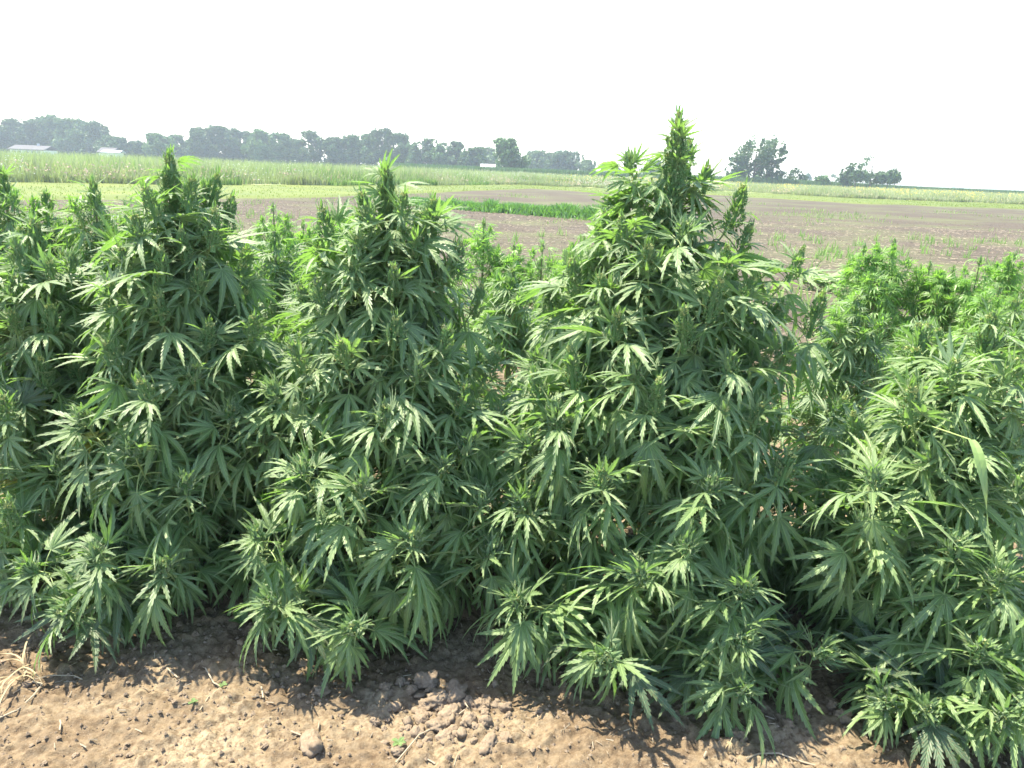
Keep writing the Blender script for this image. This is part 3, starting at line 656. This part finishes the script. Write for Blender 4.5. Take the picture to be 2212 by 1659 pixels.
TL = [(-25, 262, 30, 270, 1, 'tree cut by the left edge, beside the white house'), (32, 258, 30, 275, 0, 'tall tree rising right above the white house at the left edge'), (78, 256, 26, 280, 1, 'narrow tall tree behind the white house, left of the widest crown'),
 (112, 250, 34, 285, 0, 'tallest broad tree of the leftmost clump'), (155, 257, 34, 282, 0, 'broad tree in the right half of the leftmost clump'), (198, 264, 27, 278, 0, 'last tall tree of the leftmost clump before the treeline drops'),
 (246, 295, 28, 265, 1, 'low rounded tree by the grey shed roof'), (297, 305, 17, 270, 0, 'small round tree alone between the low one and the dark dome'), (340, 288, 25, 262, 0, 'dark dome shaped tree above the second front hemp plant'),
 (380, 292, 22, 280, 1, 'tree right of the dark dome, partly behind it'), (428, 276, 28, 275, 1, 'first tall tree at the left end of the long treeline'), (468, 272, 28, 280, 0, 'highest tree of the left third of the long treeline'),
 (512, 279, 26, 283, 1, 'tree in the long treeline right of its highest left crown'), (556, 281, 28, 278, 0, 'broad tree of the long treeline above the feathery hemp'), (604, 288, 26, 276, 0, 'tree of the long treeline just before the first notch'),
 (640, 301, 20, 275, 1, 'lower tree filling the notch in the long treeline'), (676, 283, 23, 272, 1, 'airy pointed tree right after the notch in the treeline'), (718, 296, 20, 270, 0, 'lower tree in the treeline between two pointed ones'), (756, 292, 24, 274, 1, 'rounded tree of the treeline above the left of the twin spikes'),
 (796, 290, 20, 272, 0, 'tree close left of the treeline peak over the twin spikes'), (826, 276, 24, 270, 1, 'airy highest tree over the middle hemp plant'), (866, 288, 20, 268, 0, 'pointed tree right of the airy highest one'),
 (925, 300, 20, 262, 0, 'open crowned tree with sky showing, right of the treeline peak'), (897, 305, 16, 262, 1, 'small open tree between two pointed crowns of the treeline'), (957, 308, 19, 258, 1, 'low open tree in the falling right part of the treeline'), (985, 306, 17, 260, 0, 'pointed tree in the falling right part of the treeline'),
 (1024, 318, 24, 250, 1, 'lower rounded tree at the right end of the long treeline'), (1056, 320, 18, 300, 2, 'pale hazy tree behind the white low roof'),
 (1098, 299, 31, 205, 0, 'big dense egg shaped tree standing alone at the treeline end'), (1140, 335, 16, 320, 2, 'faint tree right behind the egg shaped one'), (1168, 326, 24, 300, 2, 'hazy round tree on a short trunk, first after the egg shaped one'),
 (1222, 327, 27, 295, 1, 'broad flat topped hazy tree in the middle of the horizon'), (1267, 346, 17, 285, 2, 'small round pale tree right of the flat topped one'), (1309, 352, 9, 300, 1, 'tiny dark tree touching the barn on its left'), (1415, 344, 20, 290, 1, 'tree peeping out left of the tallest hemp spike')]
for i, (x, y, hw, D, tone, lab) in enumerate(TL):
    airy = 'airy' in lab or 'open' in lab
    tree(lab, x, y, hw, D, tone if tone == 2 else (i * 7 % 5) % 2, .62 if airy else 1.0, i, crown_low=.0 if D < 290 else .15)
tree('largest tree right of the tallest hemp plant, big domed crown with loose side branches', 1637, 297, 55, 190, 0, .72, 71, blobs=[(0, 320, 36, 22), (-25, 335, 26, 22), (20, 325, 28, 24), (-40, 365, 24, 22), (-12, 365, 28, 26), (20, 362, 26, 26), (0, 380, 44, 14), (38, 380, 22, 12), (48, 330, 11, 7), (52, 316, 6, 8), (55, 346, 10, 5), (40, 350, 12, 8), (-55, 376, 14, 12), (-45, 345, 14, 12), (64, 342, 4, 3)])
tree('low spreading tree beside the largest one on its right', 1712, 365, 25, 192, 0, .6, 72, blobs=[(-20, 382, 12, 8), (0, 378, 11, 9), (10, 372, 10, 7), (20, 384, 12, 7), (0, 388, 30, 5)])
tree('round green bush between the two right hand tree groups', 1776, 378, 14, 190, 1, 1.0, 73, blobs=[(0, 387, 13, 8), (-6, 390, 9, 6), (7, 389, 8, 6)], name='bush')
tree('faint distant tree left of the round green bush', 1746, 375, 6, 420, 2, 1.0, 74, blobs=[(0, 380, 5, 5), (4, 385, 4, 3)])
tree('faint distant tree right of the round green bush', 1800, 376, 8, 420, 2, .7, 75, blobs=[(0, 381, 5, 4), (6, 382, 5, 3)])
tree('left tree of the rightmost group, small and round', 1828, 361, 15, 190, 0, .95, 76, blobs=[(0, 375, 13, 11), (-2, 388, 14, 9), (4, 368, 8, 6)])
tree('middle tree of the rightmost group', 1853, 350, 23, 188, 0, .95, 77, blobs=[(0, 366, 18, 14), (-6, 382, 18, 12), (8, 380, 16, 12)])
tree('highest tree of the rightmost group, leaning right with layered top', 1888, 336, 24, 190, 0, .72, 78, blobs=[(2, 343, 18, 6), (-6, 355, 16, 8), (-4, 370, 16, 12), (8, 349, 14, 5), (0, 385, 20, 12)])
tree('rounded last tree at the right end of the rightmost group', 1922, 364, 24, 188, 0, 1.0, 79, blobs=[(0, 378, 18, 12), (-10, 388, 20, 9), (10, 385, 13, 11), (-20, 380, 14, 12)])
tree('hazy tree group behind the flower spike, right of the barn', 1395, 362, 16, 300, 1, .9, 80, blobs=[(0, 368, 14, 6), (12, 362, 10, 9)])

# ------------------------------------------------------------------ far buildings
M_wall = plain('painted_siding', (0.72, 0.70, 0.68), (0.78, 0.76, 0.74), 1, .8); M_roof = plain('grey_shingles', (0.05, 0.047, 0.05), (0.075, 0.07, 0.072), 2, .9); M_glass = plain('dark_glass', (0.05, 0.06, 0.07), None, 1, .2)
M_white = plain('white_metal', (0.45, 0.45, 0.46), None, 1, .5); M_barn = plain('pale_barn_boards', (0.50, 0.46, 0.45), (0.56, 0.52, 0.50), 2, .8)
def box(mb, x0, x1, y0, y1, z0, z1, mi=0):
    mb.add([(x0, y0, z0), (x1, y0, z0), (x1, y1, z0), (x0, y1, z0), (x0, y0, z1), (x1, y0, z1), (x1, y1, z1), (x0, y1, z1)], [(0, 3, 2, 1), (4, 5, 6, 7), (0, 1, 5, 4), (1, 2, 6, 5), (2, 3, 7, 6), (3, 0, 4, 7)], None, mi)
def gable_x(mb, x0, x1, y0, y1, z0, z1, th=.25):    # ridge along x
    ym = (y0 + y1) / 2; a = [(y0, z0), (ym, z1), (y1, z0)]; b = [(y0, z0 + th), (ym, z1 + th), (y1, z0 + th)]
    vs = [(x0, y, z) for y, z in a] + [(x1, y, z) for y, z in a] + [(x0, y, z) for y, z in b] + [(x1, y, z) for y, z in b]
    mb.add(vs, [(6, 9, 10, 7), (7, 10, 11, 8), (0, 1, 4, 3), (1, 2, 5, 4), (0, 3, 9, 6), (2, 8, 11, 5), (0, 6, 7, 1), (1, 7, 8, 2), (3, 4, 10, 9), (4, 5, 11, 10)])
def building(name, label, cat, px0, px1, topy, D, dep, wallh, wm, rm, wins=(), chim=None, end_gable=False):
    a = at(px0, topy, D); b = at(px1, topy, D); w_ = b.x - a.x; top = a.z * .5 + b.z * .5
    r = thing(name, label, cat, ((a.x + b.x) / 2, D, 0)); h = w_ / 2; zw = wallh * top
    mb = MB(); box(mb, -h, h, 0, dep, 0, zw)
    if end_gable: mb.add([(-h, 0, zw), (h, 0, zw), (0, 0, top - .15), (-h, .2, zw), (h, .2, zw), (0, .2, top - .15)], [(0, 1, 2), (3, 5, 4), (0, 2, 5, 3), (1, 4, 5, 2)])
    else: mb.add([(-h, 0, zw), (-h, dep, zw), (-h, dep / 2, top - .1), (-h + .2, 0, zw), (-h + .2, dep, zw), (-h + .2, dep / 2, top - .1)], [(0, 2, 1), (3, 4, 5), (0, 3, 5, 2), (1, 2, 5, 4)])
    link('wall', mb.mesh('wall', [wm]), r)
    mb = MB()
    if end_gable:
        t = MB(); gable_x(t, -.5, dep + .5, -h - .4, h + .4, zw - .15, top); mb.add([(y, x, z) for x, y, z in t.v], [q[::-1] for q in t.f])
    else: gable_x(mb, -h - .5, h + .5, -.5, dep + .5, zw - .1, top)
    rf = link('roof', mb.mesh('roof', [rm]), r)
    if chim: c = MB(); box(c, chim * h - .3, chim * h + .3, dep / 2 - .3, dep / 2 + .3, top - .6, top + .9); link('chimney', c.mesh('chimney', [M_white]), rf)
    for (u, ww, z0, z1) in wins:
        c = MB(); fr = MB(); box(fr, u * h - ww / 2, u * h + ww / 2, -.08, -.003, z0 * zw, z1 * zw); box(c, u * h - ww / 2 + .12, u * h + ww / 2 - .12, -.12, -.083, z0 * zw + .12, z1 * zw - .12)
        f = link('window', fr.mesh('window', [M_white]), r); link('pane', c.mesh('pane', [M_glass]), f)
    return r
building('house', 'white single storey house with grey roof at the left edge under the trees', 'house', 20, 92, 315, 255, 8, .62, M_wall, M_roof, [(-.75, 1.3, .45, .85), (-.45, 1.3, .45, .85), (0, 1.6, .4, .85), (.4, 1.2, .45, .85), (.75, 1.2, .45, .85)], .3)
building('shed', 'grey roofed shed half hidden by meadow, under the low rounded tree', 'shed', 212, 240, 320, 250, 6, .6, M_wall, M_roof, [(.2, 1.2, .4, .8)])
building('trailer', 'long low white roof just right of the grey shed', 'trailer', 222, 256, 326, 246, 3, .8, M_wall, M_white, [(0, 1.0, .3, .7)])
building('greenhouse', 'low white roof between the treeline end and the egg shaped tree', 'building', 1040, 1066, 356, 240, 8, .55, M_wall, M_white, [(0, 2, .3, .8)])
building('barn', 'pale grey barn with peaked roof on the horizon left of the tallest hemp plant', 'barn', 1311, 1349, 358, 230, 12, .45, M_barn, M_roof, [(-.3, 1.2, .2, .75), (.45, 1.5, 0.02, .7)], end_gable=True)
building('lean_to', 'low pale outbuilding attached right of the peaked barn', 'shed', 1350, 1372, 370, 231, 8, .7, M_barn, M_roof, [(0, 1, .3, .7)])
building('far_building', 'tiny white building on the far right horizon', 'building', 2072, 2082, 402.5, 520, 8, .6, M_wall, M_white, [(0, 1, .3, .7)])
P = ground(837, 372, 0); 
t = thing('white_post', 'thin white post at the meadow edge under the airy highest tree', 'post', (at(837, 345, 75).x, 75, 0)); mb = MB(); tube(mb, [(0, 0, 0), (0, 0, 2.1)], .05, 8); pr = link('post', mb.mesh('post', [M_white]), t)
mb = MB(); box(mb, -.16, .16, -.03, .03, 2.1, 2.35); link('cap', mb.mesh('cap', [M_white]), t)

# ------------------------------------------------------------------ drip hoses
M_black = plain('black_plastic', (0.02, 0.02, 0.022), None, 5, .45)
def hose(label, Y, x0, x1, sd_):
    r2 = random.Random(sd_); pts = []
    for i in range(60):
        x = x0 + (x1 - x0) * i / 59; y = Y + .05 * math.sin(x * 1.3 + sd_); pts.append((x, y, gz(x, y) + .012))
    mb = MB(); tube(mb, pts, .009, 6)
    link('drip_hose', mb.mesh('drip_hose', [M_black], True), None, label, 'hose', 'irrigation hoses')
hose('black drip hose lying on soil under the front hemp row', 3.28, -3, 3, 1)
g_ = ground(1765, 661); hose('black drip hose crossing the bare soil gap before the light green bushes', g_.y, -8, 9, 2)

# ------------------------------------------------------------------ clods, weeds and litter near the camera
M_clod = plain('dry_clod', (0.15, 0.108, 0.07), (0.235, 0.18, 0.125), 3, .95, 0)
def clod_mesh(seed, sub=10):
    rg = np.random.default_rng(seed); V = []; n1, n2 = sub, sub * 2
    for i in range(n1 + 1):
        th = math.pi * i / n1
        for j in range(n2): ph = 2 * math.pi * j / n2; V.append((math.sin(th) * math.cos(ph), math.sin(th) * math.sin(ph), math.cos(th)))
    V = np.array(V); a = vnoise(V[:, 0] * 1.6 + seed * 3, V[:, 1] * 1.6 + V[:, 2] * 2, seed); b = vnoise(V[:, 0] * 4 + V[:, 2] * 3, V[:, 1] * 4 - V[:, 2] * 3, seed + 1); c = vnoise(V[:, 0] * 10 + V[:, 2] * 8, V[:, 1] * 10 - V[:, 2] * 6, seed + 2)
    V *= (.42 + .55 * a + .5 * b + .34 * c)[:, None] * np.array([1, rg.uniform(.7, 1), rg.uniform(.55, .8)])
    F_ = [(i * n2 + j, (i + 1) * n2 + j, (i + 1) * n2 + (j + 1) % n2, i * n2 + (j + 1) % n2) for i in range(n1) for j in range(n2)]
    return np_mesh('soil_clod', V, F_, [M_clod], smooth=True)
CL = [clod_mesh(i, 18 if i < 4 else 9) for i in range(10)]
def clod(px, py, s, lab, grp, r2):
    g = ground(px, py); z = gz(g.x, g.y)
    o = link('soil_clod', r2.choice(CL[:4] if s > .02 else CL), None, lab, 'clod', grp)
    o.location = (g.x, g.y, z + s * .16); o.rotation_euler = (r2.uniform(-.3, .3), r2.uniform(-.3, .3), r2.uniform(0, 6.28)); o.scale = (s, s * r2.uniform(.8, 1.1), s * r2.uniform(.8, 1.1)); return o
r2 = random.Random(77)
BIG = [(672, 1612, .044, 'large pale round clod near the bottom edge, left of the middle'), (922, 1480, .034, 'brown flat clod at the top of the clod pile under the middle plant'), (945, 1520, .036, 'tall pale clod in the upper left of the clod pile'),
 (985, 1508, .045, 'broad brown clod in the middle of the clod pile'), (1035, 1530, .030, 'pale clod at the right end of the clod pile'), (975, 1555, .036, 'grey rounded clod in the heart of the clod pile'), (940, 1575, .026, 'bright sunlit clod in the lower left of the pile'),
 (912, 1550, .024, 'sunlit pale clod at the left rim of the pile'), (900, 1590, .018, 'small sunlit clod below the left rim of the pile'), (1012, 1570, .024, 'grey clod low on the right of the pile'), (965, 1600, .024, 'shaded clod at the foot of the pile'),
 (1052, 1623, .034, 'pale sunlit clod near the bottom edge, below the pile'), (695, 1495, .024, 'dark clod beside the lit soil, left of the low rosette'), (660, 1440, .020, 'brown clod under the lowest bright rosette'),
 (1733, 1540, .024, 'single clod in the shade near the bottom right'), (1795, 1530, .028, 'flat pale clod left of the lower right leaves'), (1820, 1556, .026, 'angular clod just below the flat pale one'), (1700, 1578, .020, 'small clod at lower right near the dry leaf'),
 (1590, 1600, .028, 'brown clod half sunk in shaded soil near the bottom edge'), (55, 1480, .018, 'small clod by the dried grass at the left edge')]
for px, py, s, lab in BIG: clod(px, py, s, lab, None, r2)
for i in range(90):
    px = r2.gauss(985, 75); py = r2.gauss(1545, 45)
    clod(px, min(1650, py), r2.uniform(.007, .020), 'small dry clod in the crumbled pile below the middle hemp plants', 'small clods of the crumbled pile', r2)
for i in range(110):
    px = r2.uniform(20, 2150); py = r2.uniform(1330, 1655)
    clod(px, py, r2.uniform(.004, .011), 'small clod scattered over the near soil', 'small clods scattered over the near soil', r2)
n = 17000; x = rn.uniform(-2.2, 2.2, n); y = rn.uniform(1.6, 3.4, n); s = .0014 + .0075 * rn.random(n) ** 3; z = gheight(x, y)
c = np.stack([x, y, z + s * .3], -1); oc = np.array([[1, 0, 0], [0, 1, 0], [-1, 0, 0], [0, -1, 0], [0, 0, .8], [0, 0, -.8]])
v = (c[:, None, :] + oc[None] * s[:, None, None] * rn.uniform(.6, 1.3, (n, 6, 1))).reshape(-1, 3); o = (np.arange(n) * 6)[:, None]
f = np.concatenate([o + np.array(q) for q in ((0, 1, 4), (1, 2, 4), (2, 3, 4), (3, 0, 4), (1, 0, 5), (2, 1, 5), (3, 2, 5), (0, 3, 5))])
link('soil_crumbs', np_mesh('soil_crumbs', v, f, [M_clod]), None, 'loose soil crumbs covering the near ground', 'soil crumbs', kind='stuff')

def ribbon(mb, pts, wd, mi=0, fold=.2):
    pts = [Vector(p) for p in pts]; k = len(pts); vs = []; uv = []
    for i, p in enumerate(pts):
        t = (pts[min(i + 1, k - 1)] - pts[max(i - 1, 0)]).normalized(); s = t.cross(UP)
        s = s.normalized() if s.length > 1e-3 else Vector((1, 0, 0)); u = i / (k - 1); w_ = wd * (math.sin(math.pi * min(1, .12 + .88 * u)) ** .5) * .5 + .0003
        for q in (-1, 0, 1): vs.append(tuple(p + s * (w_ * q) + UP * (abs(q) * w_ * fold))); uv.append((u, q))
    fs = []
    for i in range(k - 1):
        o = i * 3; fs += [(o, o + 1, o + 4, o + 3), (o + 1, o + 2, o + 5, o + 4)]
    mb.add(vs, fs, uv, mi)
M_dry = leaf_mat('dry_grass', (0.26, 0.205, 0.11), (0.38, 0.31, 0.19), (.5, .42, .25), (.5, .4, .2), .2, .7, veins=False)
t = thing('dried_grass_clump', 'withered straw coloured grass clump at the left edge of the soil', 'dry grass', ground(45, 1470))
b0 = ground(45, 1470)
for i in range(15):
    tgt = [(60, 1392), (20, 1500), (0, 1520), (90, 1500), (-20, 1560), (10, 1440), (70, 1460), (95, 1478)][i % 8]
    e = ground(tgt[0] + r2.gauss(0, 12), tgt[1] + r2.gauss(0, 10)); e.z = gz(e.x, e.y) + r2.uniform(.006, .03)
    st = Vector((b0.x + r2.gauss(0, .015), b0.y + r2.gauss(0, .03), gz(b0.x, b0.y) + .01)); mb = MB()
    ribbon(mb, [p - b0 for p in bez(st, (st + e) / 2 + Vector((r2.gauss(0, .03), 0, .05)), e, 8)], r2.uniform(.003, .006)); link('blade', mb.mesh('blade', [M_dry]), t)
def straw(label, pts, wd, name='straw_piece', m=None, cat='straw', lift=.008):
    P = [ground(*p) for p in pts]; o = P[0].copy(); o.z = 0
    Q = [Vector((p.x, p.y, gz(p.x, p.y) + lift)) for p in P]; mb = MB()
    R_ = []
    for i in range(len(Q) - 1):
        for k in range(4): R_.append(Q[i].lerp(Q[i + 1], k / 4))
    R_.append(Q[-1]); tube(mb, [q - o for q in R_], wd, 5)
    ob = link(name, mb.mesh(name, [m or M_straw]), None, label, cat, 'loose straws on the near soil'); ob.location = o
straw('long curved dry stalk running from the dried clump down to the left edge', [(0, 1562), (40, 1540), (75, 1510), (92, 1480), (70, 1478)], .003)
straw('long thin curved dry stalk reaching right from the dried clump', [(75, 1478), (110, 1466), (160, 1462), (178, 1470)], .002)
straw('pale straw leaning over crumbly soil at the edge of the lit patch', [(445, 1458), (462, 1482), (480, 1492)], .0025)
straw('thin reddish root lying below the pale straw', [(478, 1492), (450, 1515), (432, 1545)], .002)
straw('short thick grey stem piece in the shaded soil on the left', [(362, 1462), (385, 1478)], .0025)
straw('long yellowish stem crossing the lit soil below the clod pile', [(855, 1659), (905, 1600), (980, 1560), (1010, 1545), (1000, 1525), (985, 1518)], .0022)
straw('curled pale root across the top of the clod pile', [(955, 1490), (985, 1498), (1005, 1508)], .0022)
straw('flat straw chip standing in the lit soil left of the large clod', [(565, 1490), (569, 1508)], .003)
straw('straw chip above the large round clod', [(628, 1578), (650, 1585)], .0025)
straw('pale stalk lying along the bottom right edge', [(1610, 1650), (1640, 1638), (1680, 1640), (1720, 1650), (1760, 1659)], .003)
straw('white bent straw near the bottom left', [(130, 1560), (133, 1574), (130, 1588)], .0022)
straw('thin stem standing out of the bottom right corner soil', [(1518, 1659), (1524, 1640)], .003)
straw('thin pale stalk in the shade near the middle of the bottom edge', [(1440, 1472), (1490, 1470)], .002)

M_weed = leaf_mat('weed_leaf', (0.10, 0.17, 0.05), (0.14, 0.21, 0.07), (.16, .24, .1), (.2, .35, .06), .2, .5)
def weed(label, px, py, n, L, wfac=.28, el=.35, name='weed_seedling', m=None, grp='small weeds on the near soil', spread=6.28, a0=0):
    g = ground(px, py); t = thing(name, label, 'weed', (g.x, g.y, gz(g.x, g.y)), grp)
    mb = MB(); tube(mb, [(0, 0, -.005), (0, 0, .012)], .0012, 4); link('stem', mb.mesh('stem', [M_stem]), t)
    for i in range(n):
        a = a0 + spread * i / n + r2.uniform(-.3, .3); l = L * r2.uniform(.8, 1.2); e = el + r2.uniform(-.15, .2); mb = MB()
        d = Vector((math.cos(a) * math.cos(e), math.sin(a) * math.cos(e), math.sin(e)))
        p0 = Vector((0, 0, .01)); ribbon(mb, bez(p0, p0 + d * l * .6 + UP * .003, p0 + d * l - UP * l * .2, 7), l * wfac * 2); link('leaf', mb.mesh('leaf', [m or M_weed]), t)
weed('bright broad leaved weed peeping out under the lowest rosette of the second gap', 522, 1362, 5, .06, .24, .7, 'broadleaf_weed', None)
weed('tiny green seedling at the top of the clod pile', 908, 1470, 4, .016)
weed('four leaved pale seedling on the lit soil near the bottom edge', 862, 1618, 5, .022)
weed('tiny seedling in the shade below the lowest rosette', 666, 1467, 4, .012)
weed('small low weed sprout right of the straw in the lit patch', 482, 1492, 4, .016)
weed('yellowish sprout lying at the edge of the lit patch on the left', 418, 1532, 3, .02)
# dry leaf
g = ground(1578, 1632 - 10); t = thing('dry_leaf', 'curled dead brown leaf on the shaded soil near the bottom right', 'dry leaf', (g.x, g.y, gz(g.x, g.y) + .012))
M_dead = leaf_mat('dead_leaf', (0.38, 0.27, 0.15), (0.5, 0.38, 0.22), (.45, .35, .2), (.4, .25, .1), .2, .7)
mb, me = fan_leaf(991, 5, 1.5, 8, [M_dead, M_dead]); link('blade', me, t, mw=Matrix.Rotation(2.6, 4, 'Z') @ Matrix.Diagonal((.05, .05, .05, 1)))
# broad grass blade hanging in front of the right plant
t0 = at(2085, 1100, 1.95); a = at(2098, 950, 2.12); 
t = thing('grass_stalk', 'single long broad grass blade bending down in front of the rightmost plant', 'grass', (a.x + .02, 2.62, 0))
base = Vector((a.x + .02, 2.62, 0)); M_gb = leaf_mat('grass_blade', (0.17, 0.27, 0.08), (0.22, 0.32, 0.11), (.22, .32, .14), (.3, .45, .1), .3, .45, veins=False)
mb = MB(); tube(mb, [Vector((0, 0, 0)), Vector((.01, -.03, a.z * .6)), Vector((-.01, -.18, a.z * .95)), a - base], [.004, .003, .003, .002], 5); link('stalk', mb.mesh('stalk', [M_stem]), t)
mb = MB(); e = at(2135, 1165, 2.0); ribbon(mb, [p - base for p in bez(a, at(2128, 985, 2.0), e, 12)], .03); link('blade', mb.mesh('blade', [M_gb]), t)
# bright green young sprig
def sprig(label, px, py, Y, s, n, m_fam, seed):
    rg = random.Random(seed); P = at(px, py, Y); B = Vector((P.x + .02, P.y + .12, 0)); t = thing('young_hemp_shoot', label, 'hemp shoot', B, 'young hemp shoots among the front row')
    pts = bez(B, Vector((B.x, B.y, P.z * .6)), P, 8); mb = MB(); tube(mb, [p - B for p in pts], .003, 5); link('stem', mb.mesh('stem', [M_stem]), t)
    L_ = []; grow(rg, pts, L_, s, n, .005, (0, -.1, .1), 1.0)
    for M, nl, y, p, sz, old in L_: link('leaf', rg.choice(m_fam[nl])[0], t, mw=Matrix.Translation(-B) @ M)
M_bright = leaf_mat('bright_leaf', (0.12, 0.30, 0.03), (0.16, 0.36, 0.05), (.2, .4, .08), (.35, .7, .05), .45, .45)
FAM_B = leaf_family([M_bright, M_stem], 'bright', 9)
sprig('vivid green backlit young shoot above the low rosette of the second gap', 565, 1075, 2.6, .07, 5, FAM_B, 5)

# squash plants at the left of the far right bushes
M_sq = leaf_mat('squash_leaf', (0.14, 0.24, 0.08), (0.22, 0.33, 0.13), (.25, .35, .16), (.3, .5, .1), .3, .5, veins=False)
def round_leaf(seed):
    rg = random.Random(seed); mb = MB(); vs = [(0, 0, .0)]; uv = [(0, 0)]; k = 14
    for rr in (.55, 1.0):
        for j in range(k):
            a = 6.283 * j / k; r_ = rr * (1 + .14 * math.sin(5 * a + seed)) * (1 - .35 * (abs(a - 3.14) < .25)); vs.append((r_ * math.sin(a), r_ * math.cos(a) , .18 * rr * rr + .06 * math.sin(3 * a + seed) * rr)); uv.append((rr, 0))
    fs = [(0, 1 + j, 1 + (j + 1) % k) for j in range(k)] + [(1 + j, 1 + k + j, 1 + k + (j + 1) % k, 1 + (j + 1) % k) for j in range(k)]
    mb.add(vs, fs, uv, 0); return mb.mesh('squash_leaf', [M_sq])
SQ = [round_leaf(i) for i in range(4)]
for i, (px, py, lab) in enumerate([(1755, 628, 'squash plant with round pale leaves beside the tallest plant on the right'), (1790, 630, 'middle squash plant of the patch with round pale leaves'), (1830, 634, 'squash plant with round leaves at the right end of the patch'), (1775, 612, 'squash plant at the back of the round leaved patch'), (1815, 614, 'back right squash plant of the round leaved patch')]):
    g = ground(px, py); t = thing('squash_plant', lab, 'squash plant', (g.x, g.y, 0), 'squash plants beside the far bushes')
    for k in range(16):
        a = r2.uniform(0, 6.28); d = r2.uniform(.05, .35); h = r2.uniform(.08, .22) ; s = r2.uniform(.06, .10)
        mb = MB(); tube(mb, [(0, 0, 0), (d * math.cos(a) * .6, d * math.sin(a) * .6, h * .7), (d * math.cos(a), d * math.sin(a), h)], .005, 4); sf = link('leaf_stalk', mb.mesh('leaf_stalk', [M_stem]), t)
        link('leaf', SQ[k % 4], t, mw=Matrix.Translation((d * math.cos(a), d * math.sin(a), h)) @ Matrix.Rotation(a, 4, 'Z') @ Matrix.Rotation(r2.uniform(-.5, .5), 4, 'X') @ Matrix.Diagonal((s, s, s, 1)))

# ------------------------------------------------------------------ haze
m, t = mat('haze'); v = N(t, 'ShaderNodeVolumePrincipled'); v.inputs['Color'].default_value = (0.78, 0.90, 1, 1); v.inputs['Density'].default_value = .0007; v.inputs['Anisotropy'].default_value = .3
o = N(t, 'ShaderNodeOutputMaterial'); t.links.new(v.outputs[0], o.inputs['Volume'])
mb = MB(); box(mb, -700, 700, -40, 900, -1.2, 22); hz = link('haze', mb.mesh('haze', [m]), None, 'thin pale summer haze over the fields', 'haze', kind='stuff')
